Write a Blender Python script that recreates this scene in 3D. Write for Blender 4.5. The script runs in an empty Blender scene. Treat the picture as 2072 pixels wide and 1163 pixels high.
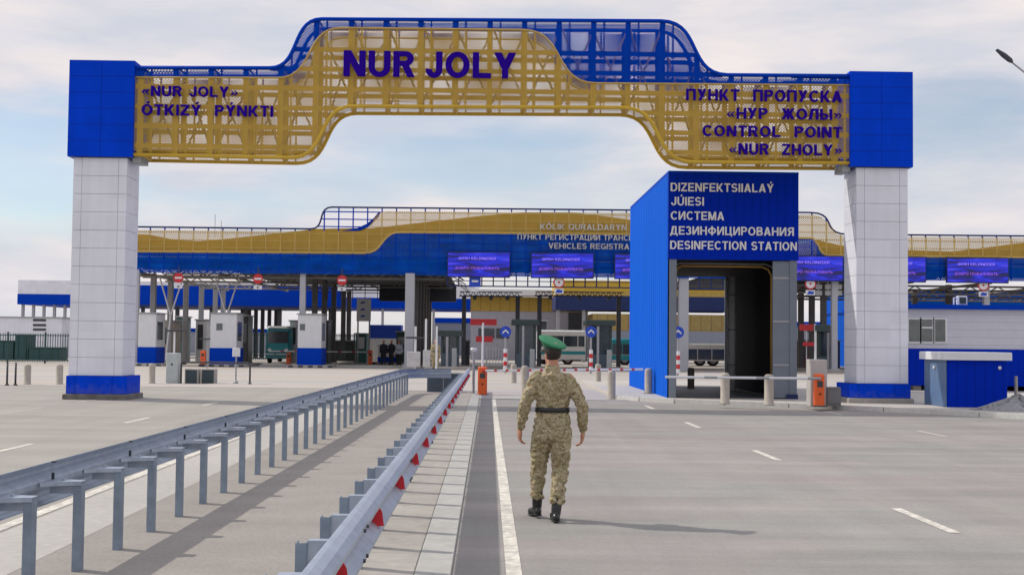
import bpy, math, random
from mathutils import Vector, Matrix, noise
from mathutils.geometry import tessellate_polygon
R = math.radians
random.seed(7)
S = bpy.context.scene
COL = S.collection

# ------------------------------------------------------------------ camera
FPX, IW, IH, EYE = 2579.0, 2072.0, 1163.0, 1.75
VPX, VPY, TILT = 988.0, 690.0, 0.0105
def _cd(px, py): return Vector(((px-IW/2)/FPX, -(py-IH/2)/FPX, -1.0))
_f = _cd(VPX, VPY).normalized()
_u = Vector((1, -TILT, 0)).cross(_f).normalized()
_r = _f.cross(_u).normalized()
ROT = Matrix((_r, _f, _u))                      # camera space -> world
cd = bpy.data.cameras.new('camera'); cam = bpy.data.objects.new('camera', cd); COL.objects.link(cam)
cam.matrix_world = Matrix.Translation((0, 0, EYE)) @ ROT.to_4x4()
cd.sensor_fit = 'HORIZONTAL'; cd.sensor_width = 36; cd.lens = 36*FPX/IW
cd.clip_start = 0.1; cd.clip_end = 8000
S.camera = cam
def W(px, py, Y):
    d = ROT @ _cd(px, py); k = Y/d.y
    return d.x*k, EYE + d.z*k
def G(px, py, z=0.0):
    d = ROT @ _cd(px, py); k = (z-EYE)/d.z
    return d.x*k, d.y*k

# ------------------------------------------------------------------ world, sun, exposure
S.view_settings.view_transform = 'Standard'; S.view_settings.look = 'None'
S.view_settings.exposure = 0.0; S.view_settings.gamma = 1
SUN_DIR = Vector((-1.77, 0.76, 1.74)).normalized()
sun_el = math.asin(SUN_DIR.z); sun_az = math.atan2(SUN_DIR.x, SUN_DIR.y)
sl = bpy.data.lights.new('sun', 'SUN'); sl.energy = 2.95; sl.angle = R(0.9); sl.color = (1.0, .94, .84)
so = bpy.data.objects.new('sun', sl); COL.objects.link(so)
so.rotation_euler = SUN_DIR.to_track_quat('Z', 'Y').to_euler()
so.location = (-60, 40, 80)
wd = bpy.data.worlds.new('World'); S.world = wd; wd.use_nodes = True
nt = wd.node_tree; nt.nodes.clear()
def N(t, **k):
    n = nt.nodes.new(t)
    for a, b in k.items():
        if a.startswith('i_'): n.inputs[int(a[2:])].default_value = b
        else: setattr(n, a, b)
    return n
L = nt.links.new
out = N('ShaderNodeOutputWorld')
sky = N('ShaderNodeTexSky', sky_type='NISHITA', sun_disc=False, sun_elevation=sun_el, sun_rotation=sun_az, dust_density=.6, ozone_density=2.2)
bg1 = N('ShaderNodeBackground'); bg1.inputs[1].default_value = 0.122
L(sky.outputs[0], bg1.inputs[0])
tc = N('ShaderNodeTexCoord')
mp = N('ShaderNodeMapping'); mp.inputs['Rotation'].default_value = (0, R(-13), 0); mp.inputs['Scale'].default_value = (4.2, 4.2, 15); mp.inputs['Location'].default_value = (2.3, 0.4, 1.9)
L(tc.outputs['Generated'], mp.inputs[0])
n1 = N('ShaderNodeTexNoise'); n1.inputs['Scale'].default_value = 1.0; n1.inputs['Detail'].default_value = 7; n1.inputs['Roughness'].default_value = .52; n1.inputs['Distortion'].default_value = .35
L(mp.outputs[0], n1.inputs['Vector'])
cr = N('ShaderNodeValToRGB'); cr.color_ramp.elements[0].position = .36; cr.color_ramp.elements[1].position = .56
cr.color_ramp.elements[0].color = (.62, .62, .62, 1); cr.color_ramp.elements[1].color = (1, 1, 1, 1)
L(n1.outputs[0], cr.inputs[0])
# thicker cloud with height above the horizon
sp = N('ShaderNodeSeparateXYZ'); L(tc.outputs['Generated'], sp.inputs[0])
mr = N('ShaderNodeMapRange'); mr.inputs[1].default_value = .10; mr.inputs[2].default_value = .20; mr.inputs[3].default_value = 0; mr.inputs[4].default_value = .9
L(sp.outputs[2], mr.inputs[0])
mx = N('ShaderNodeMath', operation='MAXIMUM'); L(cr.outputs[0], mx.inputs[0]); L(mr.outputs[0], mx.inputs[1])
mp2 = N('ShaderNodeMapping'); mp2.inputs['Rotation'].default_value = (0, R(-16), 0); mp2.inputs['Scale'].default_value = (6, 6, 26)
L(tc.outputs['Generated'], mp2.inputs[0])
n2 = N('ShaderNodeTexNoise'); n2.inputs['Scale'].default_value = 1.0; n2.inputs['Detail'].default_value = 6; n2.inputs['Roughness'].default_value = .55
L(mp2.outputs[0], n2.inputs['Vector'])
cc = N('ShaderNodeValToRGB'); cc.color_ramp.elements[0].position = .36; cc.color_ramp.elements[1].position = .64
cc.color_ramp.elements[0].color = (.64, .655, .73, 1); cc.color_ramp.elements[1].color = (.87, .80, .79, 1)
L(n2.outputs[0], cc.inputs[0])
bg2 = N('ShaderNodeBackground'); bg2.inputs[1].default_value = 1.06; L(cc.outputs[0], bg2.inputs[0])
# openings of blue between the clouds (directions in the sky, broken up by the cloud noise)
def MA(op, a, b):
    n = N('ShaderNodeMath', operation=op)
    for i, q in enumerate((a, b)):
        if isinstance(q, (int, float)): n.inputs[i].default_value = q
        else: L(q, n.inputs[i])
    return n.outputs[0]
cov = mx.outputs[0]
for (px, py, wx, wz, tilt, amt) in ((40, 350, .085, .052, 0, .66), (880, 350, .17, .022, .14, .38), (1150, 262, .07, .012, .1, .25), (1940, 235, .045, .032, .0, .42), (420, 420, .12, .012, .05, .3)):
    c = (ROT @ _cd(px, py)).normalized()
    dx = MA('SUBTRACT', sp.outputs[0], c.x); dz = MA('SUBTRACT', sp.outputs[2], c.z); dz = MA('SUBTRACT', dz, MA('MULTIPLY', dx, tilt))
    rr = MA('ADD', MA('POWER', MA('DIVIDE', dx, wx), 2.0), MA('POWER', MA('DIVIDE', dz, wz), 2.0))
    rr = MA('ADD', rr, MA('MULTIPLY', MA('SUBTRACT', n1.outputs[0], .5), 3.2)); rr = MA('ADD', rr, MA('MULTIPLY', MA('SUBTRACT', n2.outputs[0], .5), 3.0))
    k = N('ShaderNodeMapRange', interpolation_type='SMOOTHERSTEP'); k.inputs[1].default_value = .0; k.inputs[2].default_value = 1.9; k.inputs[3].default_value = amt; k.inputs[4].default_value = 0
    L(rr, k.inputs[0]); fr = N('ShaderNodeMath', operation='GREATER_THAN'); L(sp.outputs[1], fr.inputs[0]); fr.inputs[1].default_value = 0
    cov = MA('MULTIPLY', cov, MA('SUBTRACT', 1.0, MA('MULTIPLY', k.outputs[0], fr.outputs[0])))
# overhead, out of view, cloud is thinned and brightened to lift bluish ambient light
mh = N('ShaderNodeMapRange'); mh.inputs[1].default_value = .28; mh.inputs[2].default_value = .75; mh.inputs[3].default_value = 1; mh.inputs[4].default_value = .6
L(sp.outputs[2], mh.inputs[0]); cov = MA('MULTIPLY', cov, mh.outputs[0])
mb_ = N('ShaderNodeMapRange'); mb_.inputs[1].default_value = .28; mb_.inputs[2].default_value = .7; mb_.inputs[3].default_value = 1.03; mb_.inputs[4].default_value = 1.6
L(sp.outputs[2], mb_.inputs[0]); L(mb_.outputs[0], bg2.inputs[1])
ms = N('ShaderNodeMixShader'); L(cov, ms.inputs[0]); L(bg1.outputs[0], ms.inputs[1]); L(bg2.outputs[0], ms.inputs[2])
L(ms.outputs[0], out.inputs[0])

# ------------------------------------------------------------------ materials
def M(name, col, rough=.6, metal=0., var=.12, scale=3., bump=0., bscale=40., emit=0., streak=None, spec=None, var2=0., scale2=.3, stripes=None, streak2=None, alpha=None, hue=None, camo=None, detail=6.):
    m = bpy.data.materials.new(name); m.use_nodes = True
    t = m.node_tree; l = t.links.new; b = t.nodes['Principled BSDF']; o = t.nodes['Material Output']
    b.inputs['Roughness'].default_value = rough; b.inputs['Metallic'].default_value = metal
    if spec is not None: b.inputs['Specular IOR Level'].default_value = spec
    c = t.nodes.new('ShaderNodeTexCoord'); vec = c.outputs['Object']
    def nz(sc, det=detail, stretch=None, rg=.6):
        n = t.nodes.new('ShaderNodeTexNoise'); n.inputs['Scale'].default_value = sc; n.inputs['Detail'].default_value = det; n.inputs['Roughness'].default_value = rg
        if stretch:
            p = t.nodes.new('ShaderNodeMapping'); p.inputs['Scale'].default_value = stretch; l(vec, p.inputs[0]); l(p.outputs[0], n.inputs['Vector'])
        else: l(vec, n.inputs['Vector'])
        return n
    def mul(colsock, n, amt, lo=.3, hi=.7):
        r = t.nodes.new('ShaderNodeMapRange'); r.inputs[1].default_value = lo; r.inputs[2].default_value = hi
        r.inputs[3].default_value = 1-amt; r.inputs[4].default_value = 1+amt; l(n.outputs[0], r.inputs[0])
        x = t.nodes.new('ShaderNodeVectorMath'); x.operation = 'SCALE'; l(colsock, x.inputs[0]); l(r.outputs[0], x.inputs['Scale'])
        return x.outputs[0]
    rgb = t.nodes.new('ShaderNodeRGB'); rgb.outputs[0].default_value = (*col, 1); s = rgb.outputs[0]
    if hue:                                     # slow drift towards a second colour
        q = t.nodes.new('ShaderNodeMix'); q.data_type = 'RGBA'; n = nz(hue[1], 3, hue[2] if len(hue) > 2 else None)
        r = t.nodes.new('ShaderNodeMapRange'); r.inputs[1].default_value = .42; r.inputs[2].default_value = .6; l(n.outputs[0], r.inputs[0])
        l(r.outputs[0], q.inputs[0]); l(s, q.inputs[6]); q.inputs[7].default_value = (*hue[0], 1); s = q.outputs[2]
    if camo:
        for cl, sc, th in camo:
            n = nz(sc, 3, None, .55); r = t.nodes.new('ShaderNodeMapRange'); r.inputs[1].default_value = th; r.inputs[2].default_value = th+.03; l(n.outputs[0], r.inputs[0])
            q = t.nodes.new('ShaderNodeMix'); q.data_type = 'RGBA'; l(r.outputs[0], q.inputs[0]); l(s, q.inputs[6]); q.inputs[7].default_value = (*cl, 1); s = q.outputs[2]
    if var: s = mul(s, nz(scale), var)
    if var2: s = mul(s, nz(scale2, 4), var2)
    if streak: s = mul(s, nz(1, 5, streak[0]), streak[1])
    if streak2: s = mul(s, nz(1, 4, streak2[0]), streak2[1])
    if name in ('white_composite', 'blue_composite'):      # panels differ a little in tone, splash dirt close to the ground
        sv = t.nodes.new('ShaderNodeVectorMath'); sv.operation = 'SNAP'; sv.inputs[1].default_value = (.6, .9, .47); l(vec, sv.inputs[0])
        wn = t.nodes.new('ShaderNodeTexWhiteNoise'); wn.noise_dimensions = '3D'; l(sv.outputs[0], wn.inputs['Vector'])
        r = t.nodes.new('ShaderNodeMapRange'); r.inputs[3].default_value = .965; r.inputs[4].default_value = 1.03; l(wn.outputs['Value'], r.inputs[0])
        x = t.nodes.new('ShaderNodeVectorMath'); x.operation = 'SCALE'; l(s, x.inputs[0]); l(r.outputs[0], x.inputs['Scale']); s = x.outputs[0]
        sz = t.nodes.new('ShaderNodeSeparateXYZ'); l(vec, sz.inputs[0]); dn = nz(7, 6)
        ad = t.nodes.new('ShaderNodeMath'); ad.operation = 'MULTIPLY_ADD'; ad.inputs[1].default_value = .9; l(dn.outputs[0], ad.inputs[0]); l(sz.outputs[2], ad.inputs[2])
        r = t.nodes.new('ShaderNodeMapRange'); r.inputs[1].default_value = .62; r.inputs[2].default_value = .92; r.inputs[3].default_value = .16; r.inputs[4].default_value = 0; l(ad.outputs[0], r.inputs[0])
        q = t.nodes.new('ShaderNodeMix'); q.data_type = 'RGBA'; l(r.outputs[0], q.inputs[0]); l(s, q.inputs[6]); q.inputs[7].default_value = (.25, .23, .21, 1); s = q.outputs[2]
    if stripes:                                  # seams: (axis, pitch, width, darkness)
        ax, pitch, wdt, dk = stripes
        sx = t.nodes.new('ShaderNodeSeparateXYZ'); l(vec, sx.inputs[0])
        a = t.nodes.new('ShaderNodeMath'); a.operation = 'WRAP'; a.inputs[1].default_value = 0; a.inputs[2].default_value = pitch
        if ax == 3:
            ad = t.nodes.new('ShaderNodeMath'); ad.operation = 'ADD'; l(sx.outputs[0], ad.inputs[0]); l(sx.outputs[1], ad.inputs[1]); l(ad.outputs[0], a.inputs[0])
        else: l(sx.outputs[ax], a.inputs[0])
        g = t.nodes.new('ShaderNodeMath'); g.operation = 'LESS_THAN'; g.inputs[1].default_value = wdt; l(a.outputs[0], g.inputs[0])
        r = t.nodes.new('ShaderNodeMapRange'); r.inputs[3].default_value = 1; r.inputs[4].default_value = dk; l(g.outputs[0], r.inputs[0])
        x = t.nodes.new('ShaderNodeVectorMath'); x.operation = 'SCALE'; l(s, x.inputs[0]); l(r.outputs[0], x.inputs['Scale']); s = x.outputs[0]
    l(s, b.inputs['Base Color'])
    if emit:
        l(s, b.inputs['Emission Color']); b.inputs['Emission Strength'].default_value = emit
    if bump:
        bp = t.nodes.new('ShaderNodeBump'); bp.inputs['Strength'].default_value = bump; bp.inputs['Distance'].default_value = .02
        l(nz(bscale).outputs[0], bp.inputs['Height']); l(bp.outputs[0], b.inputs['Normal'])
    if alpha:                                    # real perforations: (pitch, open threshold)
        pitch, th = alpha
        sx = t.nodes.new('ShaderNodeSeparateXYZ'); l(vec, sx.inputs[0])
        def ma(op, *v):
            n = t.nodes.new('ShaderNodeMath'); n.operation = op
            for i, q in enumerate(v):
                if isinstance(q, (int, float)): n.inputs[i].default_value = q
                else: l(q, n.inputs[i])
            return n.outputs[0]
        u = ma('ADD', sx.outputs[0], sx.outputs[1]); v = ma('ADD', sx.outputs[2], ma('MULTIPLY', sx.outputs[1], .61))
        k = 2*math.pi/pitch
        p = ma('MULTIPLY', ma('SINE', ma('MULTIPLY', u, k)), ma('SINE', ma('MULTIPLY', v, k)))
        hole = ma('GREATER_THAN', p, th)
        tr = t.nodes.new('ShaderNodeBsdfTransparent'); mxs = t.nodes.new('ShaderNodeMixShader')
        l(hole, mxs.inputs[0]); l(b.outputs[0], mxs.inputs[1]); l(tr.outputs[0], mxs.inputs[2]); l(mxs.outputs[0], o.inputs[0])
    return m

PANEL = M('white_composite', (.74, .75, .82), .42, var=.03, scale=1.2, var2=.03, scale2=.5, streak=((5, 5, .3), .035))
SEAM = M('seam_shadow_gap', (.34, .34, .40), .7)
BLUEP = M('blue_composite', (.0, .05, .62), .6, spec=.05, var=.07, scale=.9, streak=((2, 2, .3), .08))
BLUES = M('blue_seam', (.004, .03, .22), .5)
BLUEC = M('blue_corrugated', (.0, .09, .55), .6, spec=.05, var=.05, scale=.8, stripes=(3, .25, .035, .72), streak=((3, 3, .2), .07))
BLUEF = M('blue_front_sheet', (.0, .024, .42), .6, spec=.05, var=.05, stripes=(3, .25, .03, .8))
BLUED = M('blue_paint', (.0, .045, .45), .6, spec=.06, var=.08, scale=1)
BLUEPERF = M('blue_perforated', (.0, .06, .50), .6, spec=.06, var=.08, alpha=(.085, .06))
GOLDPERF = M('gold_perforated', (.55, .36, .07), .5, var=.12, scale=1.5, alpha=(.085, -.04))
GOLD = M('gold_paint', (.60, .39, .045), .5, spec=.25, var=.1, scale=2)
GOLDL = M('gold_light_bar', (.52, .36, .09), .45, var=.1)
BLUEB = M('blue_bar', (.0, .048, .46), .6, spec=.06, var=.08)
BLUEN = M('navy_bar', (.004, .015, .10), .5)
STEELG = M('grey_steel', (.34, .34, .37), .5, metal=.15, var=.1, scale=4)
STEELD = M('dark_steel', (.045, .05, .06), .55, var=.2)
GALV = M('galvanised', (.42, .48, .57), .42, metal=.55, var=.13, scale=9, var2=.08, scale2=1.2)
GALVD = M('galvanised_post', (.24, .30, .38), .5, metal=.4, var=.15, scale=8)
REDR = M('red_reflector', (.62, .012, .02), .3, var=.1, emit=0)
LETTER = M('violet_letter', (.022, .002, .27), .75, spec=.05, var=.05)
WLET = M('white_letter', (.75, .75, .76), .5, var=.03)
WLETD = M('dull_white_letter', (.50, .49, .46), .6)
CONC = M('concrete', (.36, .335, .30), .85, var=.12, scale=8, var2=.1, scale2=.7, bump=.2)
CONCW = M('pale_concrete', (.42, .40, .37), .85, var=.09, scale=10, var2=.08)
KERBM = M('kerb_concrete', (.41, .405, .38), .85, var=.10, scale=9, var2=.06, scale2=1.5)
PLINTH = M('dark_plinth', (.16, .15, .14), .8, var=.35, scale=3)
ROADR = M('road_right', (.262, .256, .238), .9, var=.09, scale=26, var2=.06, scale2=.9, streak=((.13, 1.15, 1), .15), streak2=((1.5, .05, 1), .07), hue=((.290, .262, .250), .22, (.5, 1.6, 1)), bump=.25, bscale=70)
ROADL = M('road_left', (.320, .300, .268), .9, var=.09, scale=26, var2=.05, scale2=.6, streak=((.14, .9, 1), .11), streak2=((1.3, .05, 1), .07), bump=.25, bscale=70)
MEDIAN = M('median_asphalt', (.300, .275, .247), .92, var=.14, scale=30, var2=.07, scale2=1.2, streak=((.5, 1.6, 1), .06), bump=.3, bscale=80)
APRON = M('apron_concrete', (.43, .385, .335), .88, var=.06, scale=5, streak=((.06, .45, 1), .12), hue=((.40, .38, .36), .12, (.3, 2, 1)))
GROUNDM = M('steppe_ground', (.34, .30, .23), .95, var=.2, scale=.2, var2=.15, scale2=.02)
PAINTW = M('road_paint', (.66, .625, .54), .8, var=.24, scale=18, var2=.14, scale2=3, hue=((.50, .475, .43), 7.))
PAINTWORN = M('worn_road_paint', (.46, .44, .40), .85, var=.2, scale=14)
ORANGE = M('orange_paint', (.80, .12, .018), .45, var=.08)
WHITE = M('white_paint', (.70, .71, .73), .45, var=.06)
CREAMB = M('beige_bollard', (.40, .36, .31), .8, var=.1, scale=7)
RED = M('red_paint', (.55, .02, .03), .45, var=.06)
GREY = M('grey_cabinet', (.33, .35, .36), .55, var=.08)
DKGREY = M('dark_cabinet', (.07, .10, .13), .5, var=.1)
KIOSKD = M('dark_green_kiosk', (.025, .045, .045), .4, var=.15)
FENCEG = M('green_fence', (.02, .07, .06), .6, var=.15)
SIDING = M('white_siding', (.56, .57, .64), .55, var=.04, stripes=(2, .28, .03, .82))
GLASS = M('window_glass', (.10, .12, .12), .12, var=.35, scale=2.5, spec=.8)
GLASSD = M('dark_glass', (.03, .045, .06), .1, var=.3, spec=.8)
TEAL = M('teal_paint', (.01, .26, .32), .4, var=.08)
RUBBER = M('black_rubber', (.02, .02, .02), .8)
GRAVEL = M('gravel', (.27, .27, .28), .95, var=.35, scale=14, bump=.8, bscale=18)
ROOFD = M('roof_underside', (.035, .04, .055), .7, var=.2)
SLATE = M('slate_panel', (.17, .20, .245), .5, var=.06)
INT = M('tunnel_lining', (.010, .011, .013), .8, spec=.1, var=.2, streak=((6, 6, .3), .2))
YPIPE = M('yellow_pipe', (.42, .24, .05), .4)
CAMO = M('camouflage_cloth', (.385, .32, .205), .95, spec=.1, var=.16, scale=45, camo=[((.30, .26, .14), 16, .50), ((.24, .18, .105), 22, .56), ((.44, .38, .25), 27, .55), ((.17, .145, .085), 38, .60)], bump=.5, bscale=60)
SKIN = M('skin', (.45, .21, .13), .55, var=.06)
HAIR = M('dark_hair', (.02, .014, .010), .75, var=.2, scale=60)
LEATHER = M('black_leather', (.012, .012, .013), .38, var=.2, scale=20)
CAPG = M('green_felt', (.020, .185, .08), .75, var=.1, scale=40)
CAPB = M('cap_band', (.008, .03, .02), .7)
DKCLOTH = M('dark_cloth', (.02, .022, .035), .9)
WHCLOTH = M('pale_cloth', (.50, .52, .60), .9)
LEAF = M('dark_hedge', (.02, .05, .035), .9, var=.4, scale=5)
LITR = M('red_lamp_board', (.30, .008, .012), .4, emit=.12)
SIGNB = M('sign_blue', (.01, .06, .50), .4)
def screen_mat():
    m = bpy.data.materials.new('led_screen'); m.use_nodes = True; t = m.node_tree; l = t.links.new; b = t.nodes['Principled BSDF']
    c = t.nodes.new('ShaderNodeTexCoord'); p = t.nodes.new('ShaderNodeMapping'); p.inputs['Scale'].default_value = (.45, 1, 2.4); l(c.outputs['Object'], p.inputs[0])
    n = t.nodes.new('ShaderNodeTexNoise'); n.inputs['Scale'].default_value = 1.0; n.inputs['Detail'].default_value = 4; n.inputs['Distortion'].default_value = 1.2; l(p.outputs[0], n.inputs['Vector'])
    r = t.nodes.new('ShaderNodeValToRGB'); e = r.color_ramp.elements; e[0].position = .38; e[0].color = (.002, .003, .07, 1); e[1].position = .7; e[1].color = (.12, .04, .58, 1)
    k = e.new(.50); k.color = (.006, .008, .48, 1); k = e.new(.60); k.color = (.015, .035, .72, 1)
    l(n.outputs[0], r.inputs[0]); b.inputs['Base Color'].default_value = (.01, .01, .03, 1); b.inputs['Roughness'].default_value = .4
    l(r.outputs[0], b.inputs['Emission Color']); b.inputs['Emission Strength'].default_value = 1.0
    return m
SCREEN = screen_mat()
SCRTXT = M('screen_text', (.24, .16, .80), .4, emit=1.0)
SCRTXT2 = M('screen_text_pink', (.22, .07, .50), .4, emit=1.0)

# ------------------------------------------------------------------ mesh helpers
class MB:
    def __init__(s, org=(0, 0, 0)): s.v = []; s.f = []; s.o = Vector(org)
    def add(s, vs, fs):
        k = len(s.v); s.v += [Vector(v)-s.o for v in vs]; s.f += [tuple(i+k for i in f) for f in fs]; return s
    def box(s, x0, x1, y0, y1, z0, z1):
        x0, x1 = min(x0, x1), max(x0, x1); y0, y1 = min(y0, y1), max(y0, y1); z0, z1 = min(z0, z1), max(z0, z1)
        return s.add([(x0, y0, z0), (x1, y0, z0), (x1, y1, z0), (x0, y1, z0), (x0, y0, z1), (x1, y0, z1), (x1, y1, z1), (x0, y1, z1)],
                     [(0, 3, 2, 1), (4, 5, 6, 7), (0, 1, 5, 4), (1, 2, 6, 5), (2, 3, 7, 6), (3, 0, 4, 7)])
    def bbox(s, x0, x1, y0, y1, z0, z1, b=.02):
        """box with bevelled vertical edges and top"""
        x0, x1 = min(x0, x1), max(x0, x1); y0, y1 = min(y0, y1), max(y0, y1)
        def ring(z, i, c):
            return [(x0+i+c, y0+i, z), (x1-i-c, y0+i, z), (x1-i, y0+i+c, z), (x1-i, y1-i-c, z), (x1-i-c, y1-i, z), (x0+i+c, y1-i, z), (x0+i, y1-i-c, z), (x0+i, y0+i+c, z)]
        vs = ring(z0, 0, b)+ring(z1-b, 0, b)+ring(z1, b, b*.6)
        fs = [tuple(range(7, -1, -1)), tuple(range(16, 24))]
        for r in (0, 8):
            for i in range(8): j = (i+1) % 8; fs.append((r+i, r+j, r+8+j, r+8+i))
        return s.add(vs, fs)
    def tube(s, pts, r, n=8, r2=None, cap=True):
        pts = [Vector(p) for p in pts]; m = len(pts)
        rs = r if isinstance(r, (list, tuple)) else [r]*m
        vs = []; prev = None
        for i, p in enumerate(pts):
            t = (pts[min(i+1, m-1)]-pts[max(i-1, 0)]).normalized()
            if prev is None:
                a = Vector((0, 0, 1)) if abs(t.z) < .9 else Vector((0, 1, 0))
                u = t.cross(a).normalized()
            else:
                u = (prev-t*prev.dot(t)).normalized()
            prev = u; w = t.cross(u)
            for k in range(n):
                a = 2*math.pi*k/n; vs.append(p+u*math.cos(a)*rs[i]+w*math.sin(a)*rs[i])
        fs = []
        for i in range(m-1):
            for k in range(n):
                j = (k+1) % n; fs.append((i*n+k, i*n+j, (i+1)*n+j, (i+1)*n+k))
        if cap: fs += [tuple(range(n-1, -1, -1)), tuple(range((m-1)*n, m*n))]
        return s.add(vs, fs)
    def cyl(s, x, y, z0, z1, r, n=14): return s.tube([(x, y, z0), (x, y, z1)], r, n)
    def disc(s, x, y, z, r, dy=.02, n=24):            # upright disc facing -Y
        return s.tube([(x, y, z), (x, y+dy, z)], r, n)
    def ell(s, c, rx, ry, rz, nu=16, nv=10, rot=None):
        vs = []; fs = []
        for i in range(nv+1):
            th = math.pi*i/nv
            for k in range(nu):
                a = 2*math.pi*k/nu
                p = Vector((rx*math.sin(th)*math.cos(a), ry*math.sin(th)*math.sin(a), rz*math.cos(th)))
                if rot: p = rot @ p
                vs.append(Vector(c)+p)
        for i in range(nv):
            for k in range(nu):
                j = (k+1) % nu; fs.append((i*nu+k, (i+1)*nu+k, (i+1)*nu+j, i*nu+j))
        return s.add(vs, fs)
    def loft(s, rings, n=20):
        """rings: (x,y,z,rx,ry[,yaw]) horizontal ellipses"""
        vs = []; fs = []
        for r in rings:
            x, y, z, rx, ry = r[:5]; yw = r[5] if len(r) > 5 else 0
            for k in range(n):
                a = 2*math.pi*k/n; ca, sa = math.cos(a), math.sin(a)
                e = .82; px = rx*math.copysign(abs(ca)**e, ca); py = ry*math.copysign(abs(sa)**e, sa)
                vs.append((x+px*math.cos(yw)-py*math.sin(yw), y+px*math.sin(yw)+py*math.cos(yw), z))
        m = len(rings)
        for i in range(m-1):
            for k in range(n):
                j = (k+1) % n; fs.append((i*n+k, i*n+j, (i+1)*n+j, (i+1)*n+k))
        fs += [tuple(range(n-1, -1, -1)), tuple(range((m-1)*n, m*n))]
        return s.add(vs, fs)
    def plate(s, poly, y, ty=0.0, rev=False):
        """poly of (x,z) in the plane y; ty = thickness towards +Y"""
        tri = tessellate_polygon([[Vector((p[0], p[1], 0)) for p in poly]])
        n = len(poly); vs = [(p[0], y, p[1]) for p in poly]; fs = [tuple(t) for t in tri]
        if ty:
            vs += [(p[0], y+ty, p[1]) for p in poly]; fs += [tuple(i+n for i in t[::-1]) for t in tri]
            fs += [(i, (i+1) % n, (i+1) % n+n, i+n) for i in range(n)]
        return s.add(vs, fs)
    def ground(s, poly, z, th=0.):
        tri = tessellate_polygon([[Vector((p[0], p[1], 0)) for p in poly]])
        n = len(poly); vs = [(p[0], p[1], z) for p in poly]; fs = [tuple(t) for t in tri]
        if th:
            vs += [(p[0], p[1], z-th) for p in poly]; fs += [(i, (i+1) % n, (i+1) % n+n, i+n) for i in range(n)]
        return s.add(vs, fs)
    def build(s, name, mat, parent=None, smooth=False, label=None):
        me = bpy.data.meshes.new(name); me.from_pydata([tuple(v) for v in s.v], [], s.f); me.materials.append(mat)
        import bmesh
        b = bmesh.new(); b.from_mesh(me); bmesh.ops.recalc_face_normals(b, faces=b.faces); b.to_mesh(me); b.free()
        if smooth: me.polygons.foreach_set('use_smooth', [True]*len(me.polygons))
        me.update()
        o = bpy.data.objects.new(name, me); COL.objects.link(o)
        if parent is not None:
            o.parent = parent
        else: o.location = s.o
        if label: o['label'] = label
        return o
def thing(name, label, cat, loc=(0, 0, 0), group=None, rz=0):
    o = bpy.data.objects.new(name, None); COL.objects.link(o); o.location = loc; o.rotation_euler.z = rz; o.empty_display_size = .3
    o['label'] = label; o['category'] = cat
    if group: o['group'] = group
    return o
def tag(o, label, cat, group=None):
    o['label'] = label; o['category'] = cat
    if group: o['group'] = group
    return o
def struct(o): o['kind'] = 'structure'; return o
def copy_tree(o, loc, label=None, rz=None):
    def rec(a, par):
        c = a.copy(); COL.objects.link(c)
        if par is not None: c.parent = par
        for ch in a.children: rec(ch, c)
        return c
    r = rec(o, None); r.location = loc
    if label: r['label'] = label
    if rz is not None: r.rotation_euler.z = rz
    return r
def evald(o):
    bpy.context.view_layer.update()
    dg = bpy.context.evaluated_depsgraph_get(); me = bpy.data.meshes.new_from_object(o.evaluated_get(dg))
    return me

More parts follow.
